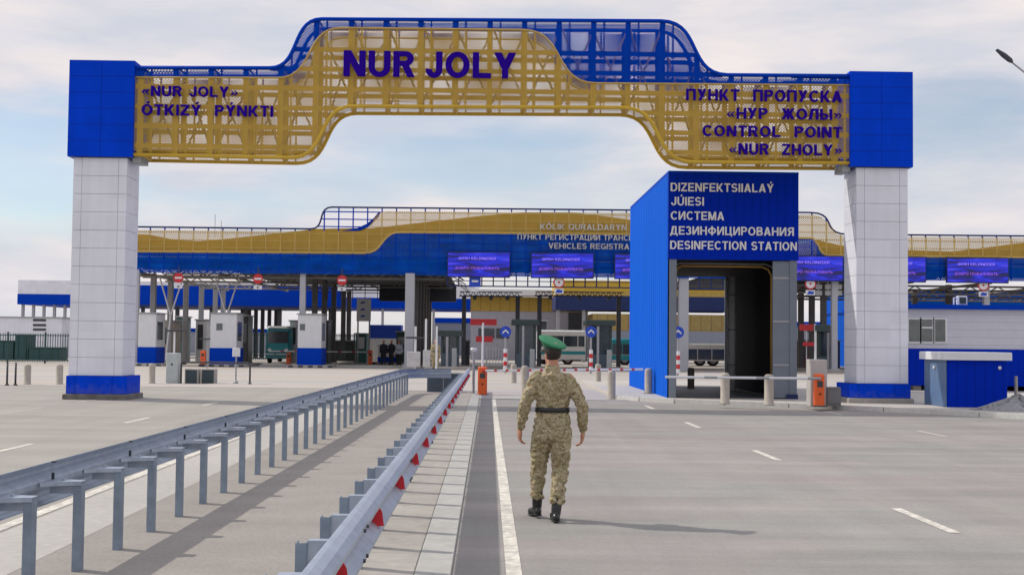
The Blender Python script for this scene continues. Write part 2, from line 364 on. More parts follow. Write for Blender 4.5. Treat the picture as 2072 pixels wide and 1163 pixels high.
TS = .215
def _R(x0, x1, y0, y1): return [(x0, y0), (x1, y0), (x1, y1), (x0, y1)]
def _D(x0, y0, x1, y1, w=None):
    w = (w or TS*1.18)/2; return [(x0-w, y0), (x0+w, y0), (x1+w, y1), (x1-w, y1)]
def _A(cx, cy, rx, ry, a0, a1, t=None):
    t = t or TS; n = max(5, int(abs(a1-a0)/15)); o_ = []; i_ = []
    for k in range(n+1):
        a = math.radians(a0+(a1-a0)*k/n); o_.append((cx+rx*math.cos(a), cy+ry*math.sin(a))); i_.append((cx+(rx-t)*math.cos(a), cy+(ry-t*.93)*math.sin(a)))
    return o_+i_[::-1]
def glyphs():
    T = TS; g = {}
    def bowl(x0, x1, y0, y1):                   # right-facing bowl with straight arms
        r = min((y1-y0)/2, (x1-x0)*.62); cx = x1-r; cy = (y0+y1)/2
        return [_R(x0, cx, y1-T*.9, y1), _R(x0, cx, y0, y0+T*.9), _A(cx, cy, r, (y1-y0)/2, 90, -90)]
    V = lambda x: _R(x, x+T, 0, 1)
    g['I'] = (T, [V(0)]); g['L'] = (.62, [V(0), _R(T, .62, 0, T*.9)]); g['T'] = (.66, [_R(0, .66, 1-T*.9, 1), _R(.33-T/2, .33+T/2, 0, 1-T*.9)])
    g['E'] = (.66, [V(0), _R(T, .66, 1-T*.9, 1), _R(T, .61, .5-T*.43, .5+T*.43), _R(T, .66, 0, T*.9)]); g['F'] = (.60, [V(0), _R(T, .60, 1-T*.9, 1), _R(T, .54, .46-T*.43, .46+T*.43)])
    g['H'] = (.74, [V(0), V(.74-T), _R(T, .74-T, .5-T*.45, .5+T*.45)]); g['П'] = (.74, [V(0), V(.74-T), _R(T, .74-T, 1-T*.9, 1)])
    g['N'] = (.74, [V(0), V(.74-T), _D(.74-T*.6, 0, T*.6, 1)]); g['И'] = (.76, [V(0), V(.76-T), _D(T*.6, 0, .76-T*.6, 1)])
    g['M'] = (.88, [V(0), V(.88-T), _D(.44, 0, T*.62, 1), _D(.44, 0, .88-T*.62, 1)])
    g['A'] = (.78, [_D(T*.6, 0, .39, 1), _D(.78-T*.6, 0, .39, 1), _R(.2, .58, .2, .2+T*.85)])
    g['V'] = (.76, [_D(.38, 0, T*.6, 1), _D(.38, 0, .76-T*.6, 1)]); g['Y'] = (.74, [_D(.37, .40, T*.6, 1), _D(.37, .40, .74-T*.6, 1), _R(.37-T/2, .37+T/2, 0, .5)])
    g['У'] = (.70, [_D(.42, .30, T*.6, 1), _D(.18, 0, .70-T*.6, 1)]); g['Z'] = (.66, [_R(0, .66, 1-T*.9, 1), _R(0, .66, 0, T*.9), _D(T*.62, T*.9, .66-T*.62, 1-T*.9)])
    g['K'] = (.74, [V(0), _D(.74-T*.65, 0, T*1.35, .58), _D(T*1.1, .34, .72-T*.65, 1)])
    g['P'] = (.67, [V(0)]+bowl(T, .67, .40, 1)); g['R'] = (.73, [V(0)]+bowl(T, .69, .43, 1)+[_D(.73-T*.62, 0, .40, .48)])
    g['B'] = (.70, [V(0)]+bowl(T, .66, .48, 1)+bowl(T, .70, 0, .55)); g['D'] = (.73, [V(0)]+bowl(T, .73, 0, 1))
    g['O'] = (.82, [_A(.41, .5, .41, .51, 0, 360)]); g['C'] = (.76, [_A(.41, .5, .41, .51, 42, 318)]); g['Q'] = (.82, [_A(.41, .5, .41, .51, 0, 360), _D(.74, -.04, .48, .26)])
    g['G'] = (.80, [_A(.41, .5, .41, .51, 42, 330), _R(.80-T, .80, .06, .5), _R(.44, .80-T, .5-T*.8, .5)])
    g['U'] = (.73, [_R(0, T, .36, 1), _R(.73-T, .73, .36, 1), _A(.365, .37, .365, .385, 180, 360)]); g['J'] = (.56, [_R(.56-T, .56, .28, 1), _A(.28, .29, .28, .305, 170, 360)])
    g['S'] = (.68, [_A(.34, .71, .33, .30, 22, 270), _A(.34, .29, .34, .305, 90, -158)]); g['З'] = (.62, [_A(.29, .72, .30, .29, 155, -90), _A(.29, .285, .33, .30, 90, -158)])
    g['Ж'] = (1.0, [_R(.5-T/2, .5+T/2, 0, 1), _D(T*.6, 0, .38, .54), _D(T*.7, 1, .38, .46), _D(1-T*.6, 0, .62, .54), _D(1-T*.7, 1, .62, .46)])
    g['Л'] = (.74, [_R(.74-T, .74, 0, 1), _R(.2, .74-T, 1-T*.9, 1), _D(T*.55, 0, .28, 1)]); g['Ы'] = (.92, [V(0)]+bowl(T, .62, 0, .58)+[V(.92-T)])
    g['Ь'] = (.66, [V(0)]+bowl(T, .66, 0, .58)); g['Ц'] = (.80, [V(0), V(.70-T), _R(T, .70-T, 0, T*.9), _R(.70, .80, -.16, T*.9), _R(.70-T*.3, .70, -.16, 0)])
    g['Д'] = (.84, [_R(0, .84, 0, T*.85), _R(0, T*.8, -.16, 0), _R(.84-T*.8, .84, -.16, 0), _R(.70-T, .70, T*.85, 1), _R(.26, .70-T, 1-T*.9, 1), _D(.19, T*.85, .32, 1)])
    g['Б'] = (.68, [V(0), _R(T, .64, 1-T*.9, 1)]+bowl(T, .68, 0, .60)); g['Ф'] = (.92, [_R(.46-T/2, .46+T/2, -.04, 1.04), _A(.46, .5, .46, .37, 0, 360)]); g['Г'] = (.58, [V(0), _R(T, .58, 1-T*.9, 1)])
    g['Я'] = (.73, [[(.73-x, y) for x, y in q] for q in g['R'][1]]); g['В'] = g['B']; g['Р'] = g['P']; g['О'] = g['O']; g['С'] = g['C']; g['А'] = g['A']; g['Е'] = g['E']; g['К'] = g['K']; g['М'] = g['M']; g['Н'] = g['H']; g['Т'] = g['T']
    ac = lambda x: [(x-.05, 1.07), (x+.09, 1.07), (x+.22, 1.26), (x+.03, 1.26)]
    for a, b in (('Ó', 'O'), ('Ý', 'Y'), ('Ú', 'U')): g[a] = (g[b][0], g[b][1]+[ac(g[b][0]/2)])
    ch = lambda x, d: [(x+d*.0, .40), (x+d*.2, .62), (x+d*.34, .62), (x+d*.15, .40), (x+d*.34, .18), (x+d*.2, .18)]
    g['«'] = (.62, [ch(0, 1), ch(.27, 1)]); g['»'] = (.62, [ch(.35, -1), ch(.62, -1)]); g[' '] = (.34, [])
    return g
GLW = {}
def glyph_set(wt):
    global TS
    if wt not in GLW: TS = wt; GLW[wt] = glyphs()
    return GLW[wt]
def text(s, x0, z0, w, h, y, mat, parent, org=(0, 0, 0), name='lettering', depth=.03, gap=.13, align='L', space=None, weight=.215, **_):
    """upright bold lettering facing -Y; x0,z0 baseline left; w total width (None: natural), h capital height"""
    pos = 0; items = []; GL = glyph_set(weight)
    for c in s:
        gw, st = GL[c]
        if c == ' ' and space: gw = space
        for q in st: items.append([(pos+a, b) for a, b in q])
        pos += gw+gap
    tot = pos-gap; k = (w/tot) if w else h*.95
    if align == 'C': x0 -= tot*k/2
    m = MB(org)
    for i, q in enumerate(items):
        m.plate([(x0+a*k, z0+b*h) for a, b in q], y-depth-.0007*(i % 7), depth)
    return m.build(name, mat, parent)
def scurve(pts, k=.58, n=14):
    """pts: list of (x,z); segments whose both ends are flagged by None between them are S-curves"""
    res = []; i = 0
    while i < len(pts):
        if pts[i] == 'S':
            a = res[-1]; b = pts[i+1]; dx = b[0]-a[0]
            for j in range(1, n+1):
                t = j/n; p0, p1, p2, p3 = a, (a[0]+dx*k, a[1]), (b[0]-dx*k, b[1]), b
                u = 1-t
                res.append(tuple(u**3*p0[q]+3*u*u*t*p1[q]+3*u*t*t*p2[q]+t**3*p3[q] for q in (0, 1)))
            i += 2
        else: res.append(pts[i]); i += 1
    return res
def clipline(poly, axis, c):
    """intervals of the line axis=c inside poly (x,z)"""
    xs = []; n = len(poly)
    for i in range(n):
        a, b = poly[i], poly[(i+1) % n]
        if (a[axis]-c)*(b[axis]-c) < 0:
            t = (c-a[axis])/(b[axis]-a[axis]); xs.append(a[1-axis]+t*(b[1-axis]-a[1-axis]))
    xs.sort(); return list(zip(xs[::2], xs[1::2]))
def ztop(line, x):
    for a, b in zip(line, line[1:]):
        if min(a[0], b[0]) <= x <= max(a[0], b[0]) and a[0] != b[0]:
            return a[1]+(x-a[0])/(b[0]-a[0])*(b[1]-a[1])
    return line[-1][1] if x > line[-1][0] else line[0][1]

# ------------------------------------------------------------------ ground and roads
def rect(x0, x1, y0, y1): return [(x0, y0), (x1, y0), (x1, y1), (x0, y1)]
struct(MB().ground(rect(-1500, 1500, -200, 3500), 0.0).build('ground', GROUNDM))
def grid_ground(x0, x1, y0, y1, z, nx=1, ny=1):
    m = MB(); m.ground(rect(x0, x1, y0, y1), z); return m
struct(grid_ground(-.256, 60, -6, 46, .008).build('road_right', ROADR))
struct(grid_ground(-60, -4.30, -6, 46, .008).build('road_left', ROADL))
struct(grid_ground(-3.50, -.272, -6, 46, .008).build('median_asphalt', MEDIAN))
struct(grid_ground(-4.298, -3.502, -6, 46, .009).build('gutter_strip', CONCW))
# concrete apron behind the crossing
struct(MB().ground([(-90, 46.5), (-4, 45.5), (-4.0, 44.2), (-.4, 44.2), (-.4, 38.6), (4.6, 37.9), (90, 37.9), (90, 220), (-90, 220)], .014).build('apron', APRON))
struct(MB().box(-.3, 4.7, 38.40, 38.55, .012, .03).build('apron_kerb', KERBM))
# paving slabs and kerb of the median (individual slabs with open joints)
m = MB()
y = 1.5
while y < 44:
    m.bbox(-1.16+random.uniform(-.004, .004), -.535, y, y+.985, -.05, .020+random.uniform(-.002, .002), .006); y += 1.0
struct(m.build('paving_slabs', CONC))
m = MB(); y = 1.5
while y < 44:
    m.bbox(-.530, -.258, y, y+.992, -.05, .026+random.uniform(-.001, .001), .006); y += 1.0
struct(m.build('median_kerb', KERBM))
# painted lines
struct(MB().ground([(.165, 1), (.285, 1), (.235, 39), (.115, 39)], .012).build('edge_line', PAINTW))
struct(MB().ground(rect(-4.48, -4.34, 1, 43), .012).build('edge_line', PAINTW))
def dashes(x, ys, ln, w, mat, name='lane_dash'):
    m = MB()
    for yy in ys: m.ground(rect(x-w/2, x+w/2, yy, yy+ln), .012)
    return struct(m.build(name, mat))
dashes(4.38, [12.0+7.25*i-.1 for i in range(4)], 1.75, .11, PAINTW)
dashes(8.82, [24.4+7.2*i for i in range(-2, 2)], 1.7, .11, PAINTWORN)
dashes(-7.38, [19.1+7.1*i for i in range(-2, 3)], 1.8, .12, PAINTW)
dashes(-10.9, [20+7.1*i for i in range(-2, 3)], 4.5, .11, PAINTWORN)

# raised pavement on the right, carrying the station, the gate column and the kiosk
edge = [G(1248, 808), G(1300, 812), G(1370, 816), G(1470, 820), G(1600, 825), G(1700, 829), G(1890, 838), G(2090, 849)]
side = edge + [(60, edge[-1][1]-2), (60, 55), (4.0, 55), (4.0, edge[0][1]+2.)]
struct(MB().ground(side, .12, .13).build('pavement', M('pavement_concrete', (.47, .44, .40), .85, var=.08, scale=6, var2=.08, scale2=.8)))
m = MB()
for a, b in zip(edge, edge[1:]):
    d = (Vector(b)-Vector(a)); n = Vector((d.y, -d.x)).normalized()*.14
    k = max(1, int(d.length/1.0))
    for i in range(k):
        p = Vector(a)+d*(i+.01)/k; q = Vector(a)+d*(i+.99)/k
        m.ground([tuple(p), tuple(q), tuple(q+n), tuple(p+n)], .135, .14)
struct(m.build('pavement_kerb', M('pale_kerb', (.56, .55, .52), .85, var=.1, scale=8)))

# ------------------------------------------------------------------ entrance gate
YF, YB = 35.9, 37.05
gate = thing('entrance_gate', 'large blue and gold perforated arch gate with white panelled columns spanning the road', 'gate', (0, YF, 0))
GO = (0, YF, 0)
def gate_column(xl, xr, ztp, zb1, zb0, xbl, xbr, basz, xsl, xsr, plz):
    """white clad shaft, blue head, blue foot, concrete plinth"""
    D = 1.30
    def clad(x0, x1, y0, y1, zs, xs, name, mat, smat):
        core = MB(GO).box(x0+.02, x1-.02, y0+.02, y1-.02, zs[0], zs[-1]-.01); core.build(name+'_joints', smat, gate)
        m = MB(GO); g = .005
        for a, b in zip(zs, zs[1:]):
            for c, d in zip(xs, xs[1:]):
                m.box(c+g, d-g, y0, y0+.03, a+g, b-g); m.box(c+g, d-g, y1-.03, y1, a+g, b-g)
            m.box(x0, x0+.03, y0+.03+g, y1-.03-g, a+g, b-g); m.box(x1-.03, x1, y0+.03+g, y1-.03-g, a+g, b-g)
        m.build(name, mat, gate)
    w = xr-xl
    n = 12; zs = [zb1+(ztp-zb1)*i/n for i in range(n+1)]
    clad(xl, xr, YF+.05, YF+D, zs, [xl, xl+.16*w, xl+.84*w, xr], 'shaft_cladding', PANEL, SEAM)
    clad(xsl, xsr, YF-.08, YF+D+.08, [basz[0]+(basz[1]-basz[0])*i/6 for i in range(7)], [xsl, (xsl+xsr)/2, xsr], 'head_cladding', BLUEP, BLUES)
    clad(xbl, xbr, YF-.05, YF+D+.06, [zb0, zb1], [xbl, xbl+.17*w, xbl+.85*w, xbr], 'foot_cladding', BLUEP, BLUES)
    MB(GO).bbox(xbl-.07, xbr+.07, YF-.14, YF+D+.14, -.02, zb0-.002, .02).build('plinth', PLINTH if xl < 0 else CONC, gate)
xa, zt = W(148, 318, YF); xb, _ = W(257, 318, YF); _, z0 = W(200, 797, YF-.05); _, z1 = W(200, 760, YF-.05)
hx0, ht = W(140.5, 121, YF-.08); hx1, hb = W(268.5, 318, YF-.08)
gate_column(xa, xb, zt, z1, max(z0, .16), W(133, 780, YF-.05)[0], W(256, 780, YF-.05)[0], (hb, ht), hx0, hx1, 0)
LXR = hx1
xa, zt2 = W(1735, 338, YF); xb, _ = W(1838, 338, YF); _, z0 = W(1780, 811, YF-.05); _, z1 = W(1780, 776, YF-.05)
hx0, ht2 = W(1720, 138, YF-.08); hx1, hb2 = W(1848, 338, YF-.08)
gate_column(xa-.02, xb, zt, z1, max(z0, .26), W(1720, 790, YF-.05)[0], W(1843, 790, YF-.05)[0], (hb, ht), hx0, hx1, 0)
RXL = hx0
# little grey brackets where the beam meets the heads
m = MB(GO); m.box(LXR-.05, LXR+.18, YF+.1, YF+.9, hb-.12, hb+.08); m.box(RXL-.18, RXL+.05, YF+.1, YF+.9, hb-.12, hb+.08); m.build('bracket', GREY, gate)
def P(*pts): return [p if p == 'S' else W(p[0], p[1], YF) for p in pts]
top = scurve(P((269, 137), (545, 138), 'S', (652, 39), (1338, 43), 'S', (1472, 152), (1722, 154)), .62)
gld = scurve(P((269, 157), (562, 158), 'S', (690, 57), (1058, 61), 'S', (1205, 169), (1722, 173)), .6)
bot = scurve(P((269, 313), (588, 319), 'S', (715, 215), (1262, 218), 'S', (1402, 328), (1722, 330)), .62)
top[0] = (LXR, top[0][1]); gld[0] = (LXR, gld[0][1]); bot[0] = (LXR, bot[0][1])
top[-1] = (RXL, top[-1][1]); gld[-1] = (RXL, gld[-1][1]); bot[-1] = (RXL, bot[-1][1])
goldpoly = gld+bot[::-1]; bluepoly = top+gld[::-1]
def off(line, d): return [(x, z+d) for x, z in line]
for yy, suffix in ((YF, 'front'), (YB, 'back')):
    MB(GO).plate(off(gld, -.02)+off(bot, .10)[::-1], yy).build('gold_panel', GOLDPERF, gate)
    MB(GO).plate(off(top, -.10)+off(gld, .02)[::-1], yy).build('blue_panel', BLUEPERF, gate)
    yb = yy+.03 if yy == YF else yy-.09
    mg = MB(GO); mb = MB(GO)
    x = math.ceil(LXR)+.1; k = 0
    while x < RXL:
        for poly, mm in ((goldpoly, mg), (bluepoly, mb)):
            for a, b in clipline(poly, 0, x+.30):
                if b-a > .05 and x+.34 < RXL: mm.box(x+.275, x+.325, yb+.012, yb+.05, a, b)
        for poly, mm in ((goldpoly, mg), (bluepoly, mb)):
            for a, b in clipline(poly, 0, x):
                if b-a > .05: mm.box(x-.075, x+.075, yb, yb+.06, a, b)
        x += .985
    z = 5.2+.28
    while z < 10.2:
        for poly, mm in ((goldpoly, mg), (bluepoly, mb)):
            for a, b in clipline(poly, 1, z):
                if b-a > .1: mm.box(a, b, yb+.01, yb+.055, z-.065, z+.065)
        z += .56
    mg.build('gold_frame_grid', GOLD, gate); mb.build('blue_frame_grid', BLUEB, gate)
    r = .055
    MB(GO).tube([(x, yy, z) for x, z in top], r, 8).build('top_chord', BLUEB, gate, True)
    MB(GO).tube([(x, yy, z) for x, z in bot], r, 8).build('bottom_chord', GOLD, gate, True)
    MB(GO).tube([(x, yy-.01, z) for x, z in gld], .03, 6).build('dividing_trim', GOLDL, gate, True)
# curved wraps between front and back
def wrap(line, name, mat, solid):
    m = MB(GO)
    for a, b in zip(line, line[1:]):
        m.add([(a[0], YF+.16, a[1]), (b[0], YF+.16, b[1]), (b[0], YB-.16, b[1]), (a[0], YB-.16, a[1])], [(0, 1, 2, 3)])
    m.build(name, mat, gate)
wrap(top, 'top_wrap', BLUEPERF, 0); wrap(bot, 'soffit_wrap', GOLDPERF, 0)
# ribs and lattice inside
m1 = MB(GO); m2 = MB(GO); m3 = MB(GO)
x = LXR+.2; i = 0; prev = None
while x < RXL-.1:
    zt_, zb_ = ztop(top, x), ztop(bot, x)
    m1.tube([(x, YF, zt_), (x, YB, zt_)], .03, 6); m2.tube([(x, YF, zb_), (x, YB, zb_)], .03, 6)
    m3.tube([(x, YF+.2, zt_-.1), (x, YF+.2, zb_+.1)], .03, 5)
    if prev:
        px, pt, pb = prev
        if i % 2: m3.tube([(px, YF+.2, pb+.1), (x, YB-.25, zt_-.1)], .035, 5); m3.tube([(px, YF+.25, pt-.1), (x, YF+.25, zb_+.1)], .03, 5)
        else: m3.tube([(px, YB-.25, pt-.1), (x, YF+.2, zb_+.1)], .035, 5); m3.tube([(px, YB-.3, pb+.1), (x, YB-.3, zt_-.1)], .03, 5)
    prev = (x, zt_, zb_); x += .985 if abs(zt_-zb_) > 0 else 1; i += 1
m1.build('top_ribs', BLUEB, gate); m2.build('soffit_ribs', GOLD, gate)
m3.build('inner_lattice', M('lattice_gold', (.36, .25, .09), .6, var=.2), gate)
YL = YF-.06
def gl(s, xl, xr, yb, hpx, **k):
    a, zb = W(xl, yb, YL); b, _ = W(xr, yb, YL); _, zt_ = W(xl, yb-hpx, YL)
    k.pop('bold', 0); k.setdefault('weight', .195); text(s, a, zb, b-a, zt_-zb, YL, LETTER, gate, GO, depth=.06, **k)
gl('NUR JOLY', 695, 1044, 155, 52, space=.16, gap=.10, weight=.215)
gl('«NUR JOLY»', 287, 482, 195, 21, bold=.03)
gl('ÓTKIZÝ  PÝNKTI', 287, 553, 233.5, 22, bold=.03)
gl('ПУНКТ  ПРОПУСКА', 1388, 1703, 203.5, 23, bold=.03)
gl('«НУР  ЖОЛЫ»', 1470, 1703, 240.5, 22, bold=.03)
gl('CONTROL  POINT', 1421, 1703, 276, 22, bold=.03)
gl('«NUR  ZHOLY»', 1475, 1703, 312.5, 22, bold=.03)

# ------------------------------------------------------------------ guardrails
def wbeam(mb, path, face, zc=.655, th=.006):
    """path: list of (x,y); face=+1 corrugation bulges to the path's right side (+x when going +y)"""
    prof = [(0, .156), (.02, .150), (.055, .128), (.083, .098), (.083, .074), (.05, .045), (.012, .018), (.012, -.018), (.05, -.045), (.083, -.074), (.083, -.098), (.055, -.128), (.02, -.150), (0, -.156)]
    full = prof+[(d-th, z) for d, z in prof[::-1]]
    vs = []; n = len(full); m = len(path)
    for i in range(m):
        p = Vector(path[i]); t = (Vector(path[min(i+1, m-1)])-Vector(path[max(i-1, 0)])).normalized(); nn = Vector((t.y, -t.x))*face
        for d, z in full: vs.append((p.x+nn.x*d, p.y+nn.y*d, zc+z))
    fs = []
    for i in range(m-1):
        for k in range(n):
            j = (k+1) % n; fs.append((i*n+k, i*n+j, (i+1)*n+j, (i+1)*n+k))
    fs += [tuple(range(n)), tuple(range((m-1)*n, m*n))]
    mb.add(vs, fs)
def cpost(x, y, h, par, org, side):
    m = MB(org); t = .006
    m.box(x-.029, x+.029, y-.05, y-.05+t, -.1, h); m.box(x-.029, x-.029+t, y-.05+t, y+.05, -.1, h); m.box(x+.029-t, x+.029, y-.05+t, y+.05, -.1, h)
    return m
# left guardrail (seen from its back)
def lx(y): return -3.19+.0145*y
gr = thing('guardrail', 'long galvanised guardrail seen from behind, tall posts on the left of the median', 'guardrail', (-3.1, 5, 0), 'guardrails along the median')
o_ = (-3.1, 5, 0)
path = [(lx(y)-.24, y) for y in [1.5+.5*i for i in range(80)]]
ex, ey = path[-1]
for a in range(1, 10):
    t = a/9*math.pi/2; path.append((ex+1.15*(1-math.cos(t)), ey+1.9*math.sin(t)))
ex2, ey2 = path[-1]
path.append((ex2+.45, ey2+.02))
mb = MB(o_); wbeam(mb, path, -1); mb.build('beam', GALV, gr)
pm = None
for i in range(43):
    y = 1.78+1.0*i*.985
    if y > 41.5: break
    po = cpost(lx(y), y, .665, gr, o_, 1).build('post', GALVD, gr)
    m = MB(o_); x = lx(y); pts = []
    pts = [(x-.235, y-.17), (x-.16, y-.10), (x-.03, y-.062), (x+.03, y-.058), (x+.03, y+.058), (x-.03, y+.062), (x-.16, y+.10), (x-.235, y+.17)]
    m.ground(pts, .676, .007)
    for a, b in zip(pts[:3], pts[1:4]): m.add([(a[0], a[1]-.003, .669), (b[0], b[1]-.003, .669), (b[0], b[1]-.003, .645), (a[0], a[1]-.003, .645), (a[0], a[1]+.003, .669), (b[0], b[1]+.003, .669), (b[0], b[1]+.003, .645), (a[0], a[1]+.003, .645)], [(0, 1, 2, 3), (7, 6, 5, 4), (0, 3, 7, 4), (3, 2, 6, 7), (1, 5, 6, 2), (0, 4, 5, 1)])
    m.tube([(x-.12, y, .676), (x-.12, y, .69)], .014, 6); m.box(x-.232, x-.03, y+.03, y+.036, .575, .668); m.build('spacer', GALV, po)
    if i % 2 == 0:
        q = MB(o_); q.box(x-.236, x-.216, y+.075, y+.09, .585, .725); q.box(x-.236, x-.206, y+.07, y+.095, .80, .812); q.build('clamp', STEELD, po)
# right guardrail (face with red reflectors)
gr2 = thing('guardrail', 'bright guardrail with red triangular reflectors beside the pale kerb', 'guardrail', (-.8, 5, 0), 'guardrails along the median')
o2 = (-.8, 5, 0)
def rx_(y): return -.745+.0015*y
path = [(rx_(y), y) for y in [1.4+.5*i for i in range(86)]]
mb = MB(o2); wbeam(mb, path, 1); mb.build('beam', GALV, gr2)
for i in range(42):
    y = 1.9+1.0*i*.985
    if y > 43: break
    po = cpost(rx_(y)-.24, y, .68, gr2, o2, 1).build('post', GALVD, gr2)
    m = MB(o2); x = rx_(y)-.24
    m.box(x+.036, x+.236, y-.03, y-.024, .55, .69); m.box(x+.036, x+.236, y-.024, y+.04, .684, .69); m.build('spacer', GALV, po)
m = MB(o2)
for i in range(11):
    y = 3.0+3.94*i; x = rx_(y)
    for dy in (-.08, .08):
        for zz in (.575, .735): m.tube([(x+.08, y+dy, zz), (x+.095, y+dy, zz)], .011, 6)
m.build('bolts', STEELD, gr2)
y = 6.02
for i in range(19):
    yy = y+1.96*i; x = rx_(yy)
    z_ = .655; MB(o2).add([(x+.008, yy-.012, z_-.055), (x+.100, yy-.012, z_-.055), (x+.088, yy-.012, z_+.03), (x+.070, yy-.012, z_+.06), (x+.008, yy+.04, z_-.05), (x+.092, yy+.04, z_-.05), (x+.08, yy+.04, z_+.03), (x+.066, yy+.04, z_+.055)],
               [(0, 1, 2, 3), (7, 6, 5, 4), (0, 4, 5, 1), (1, 5, 6, 2), (2, 6, 7, 3), (3, 7, 4, 0)]).build('reflector', REDR, gr2)
# dark box closing the median end
x0, _ = W(864, 775, 43.5); x1, _ = W(930, 775, 43.5)
b = thing('cabinet', 'low dark grey box under the far curved end of the guardrail', 'cabinet', ((x0+x1)/2, 43.5, 0))
o_ = ((x0+x1)/2, 43.5, 0)
MB(o_).bbox(x0, x1, 43.5, 44.2, 0, .62, .02).build('body', DKGREY, b); MB(o_).box(x0-.02, x1+.02, 43.46, 44.24, .622, .66).build('lid', GREY, b)
MB(o_).box((x0+x1)/2-.015, (x0+x1)/2+.015, 43.49, 43.50, .08, .56).build('door_seam', STEELG, b)

# ------------------------------------------------------------------ disinfection station
sx0, sz0 = W(1353, 803, 38.); _, szt = W(1353, 349, 38.)
_, szs = W(1353, 524, 38.); sx1 = W(1613, 600, 38.)[0]
D0, D1 = 38.0, 48.3
st = thing('disinfection_station', 'blue corrugated drive-through disinfection station with white lettering', 'building', ((sx0+sx1)/2, 38, .12)); so_ = ((sx0+sx1)/2, 38, .12)
t = .22; zb = .12
m = MB(so_)                                            # corrugated outer left wall
n = 84; vs = []; fs = []
for i in range(n+1):
    y = D0+.02+(D1-D0-.04)*i/n; d = .0 if (i//2) % 2 else .022
    vs += [(sx0-.02-d, y, zb), (sx0-.02-d, y, szt-.01)]
for i in range(n): fs.append((2*i, 2*i+2, 2*i+3, 2*i+1))
m.add(vs, fs); m.build('side_sheet', M('blue_side_sheet', (.0, .10, .60), .6, spec=.05, var=.04, streak=((3, 3, .2), .07)), st)
MB(so_).box(sx0, sx0+t, D0, D1, zb, szt-.02).build('wall', SLATE, st)
MB(so_).box(sx1-t, sx1, D0+.02, D1, zb, szt-.02).build('wall', SLATE, st)
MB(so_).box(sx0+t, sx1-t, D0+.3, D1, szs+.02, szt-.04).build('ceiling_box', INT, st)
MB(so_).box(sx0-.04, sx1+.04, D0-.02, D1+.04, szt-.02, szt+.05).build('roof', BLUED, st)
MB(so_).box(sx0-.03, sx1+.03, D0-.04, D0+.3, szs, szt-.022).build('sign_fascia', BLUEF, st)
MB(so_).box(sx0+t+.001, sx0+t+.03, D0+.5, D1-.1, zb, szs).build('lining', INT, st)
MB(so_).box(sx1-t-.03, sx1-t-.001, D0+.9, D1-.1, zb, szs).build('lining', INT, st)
dr = MB(so_).box(sx1-t-.5, sx1-t-.002, D0+.05, D0+.14, zb+.03, szs-.02).build('door_leaf', SLATE, st)
m = MB(so_)
for zz in (1.1, 2.4, 3.7): m.box(sx1-t-.49, sx1-t-.01, D0+.03, D0+.05, zz, zz+.06)
m.build('hinge_bars', STEELG, dr)
m = MB(so_)                                            # folded leaf at the back, seen through the tunnel
xx2 = W(1481, 600, 43.8)[0]
MB(so_).tube([(xx2, 43.8, zb), (xx2, 43.8, szs-.2)], .15, 12).build('vent_pipe', WHITE, st, True)
MB(so_).box(sx1-t-.03, sx1+.1, D1+.01, D1+.09, zb+.03, szs-.1).build('door_leaf', SLATE, st)
mm = MB(so_)
for zz in (1.0, 2.2, 3.4, 4.4): mm.tube([(xx2, 43.8, zz), (xx2, 43.8, zz+.05)], .175, 10)
mm.build('pipe_clamps', GREY, st)
for k, yy in enumerate((39.0,)):                # spray arches
    xr_ = sx1-t-.33; xl_ = sx0+t+.12; zt_ = szs-.14
    pts = [(xl_, yy, zb), (xl_, yy, zt_-.2), (xl_+.06, yy, zt_-.06), (xl_+.2, yy, zt_), (xr_-.3, yy, zt_), (xr_-.1, yy, zt_-.08), (xr_, yy, zt_-.28), (xr_, yy, zb)]
    MB(so_).tube(pts, .035, 8).build('spray_pipe', YPIPE, st, True)
    pts = [(p[0]+(.12 if p[0] > xl_+.5 else -.06), p[1]+.05, p[2]+(.08 if p[2] > 2 else 0)) for p in pts]
    MB(so_).tube(pts, .028, 8).build('conduit', STEELG, st, True)
MB(so_).box(sx0+t, sx1-t, D0+.2, D1, zb+.002, zb+.02).build('tray_floor', STEELD, st)
MB(so_).box(sx1-.32, sx1+.02, D0-.05, D0+.02, zb, zb+.14).build('corner_box', BLUEN, st)
for s_, xl, xr, yb, h in (('DIZENFEKTSIIALAÝ', 1357, 1565, 387, 17), ('JÚIESI', 1358, 1424, 415.5, 17), ('СИСТЕМА', 1357, 1465, 444.5, 17), ('ДЕЗИНФИЦИРОВАНИЯ', 1356, 1606, 474.5, 17), ('DESINFECTION STATION', 1356, 1612, 504, 17)):
    a, z_ = W(xl, yb, D0-.05); b, _ = W(xr, yb, D0-.05); _, z2 = W(xl, yb-h, D0-.05)
    text(s_, a, z_, b-a, z2-z_, D0-.042, WLET, st, so_, depth=.035, weight=.175)

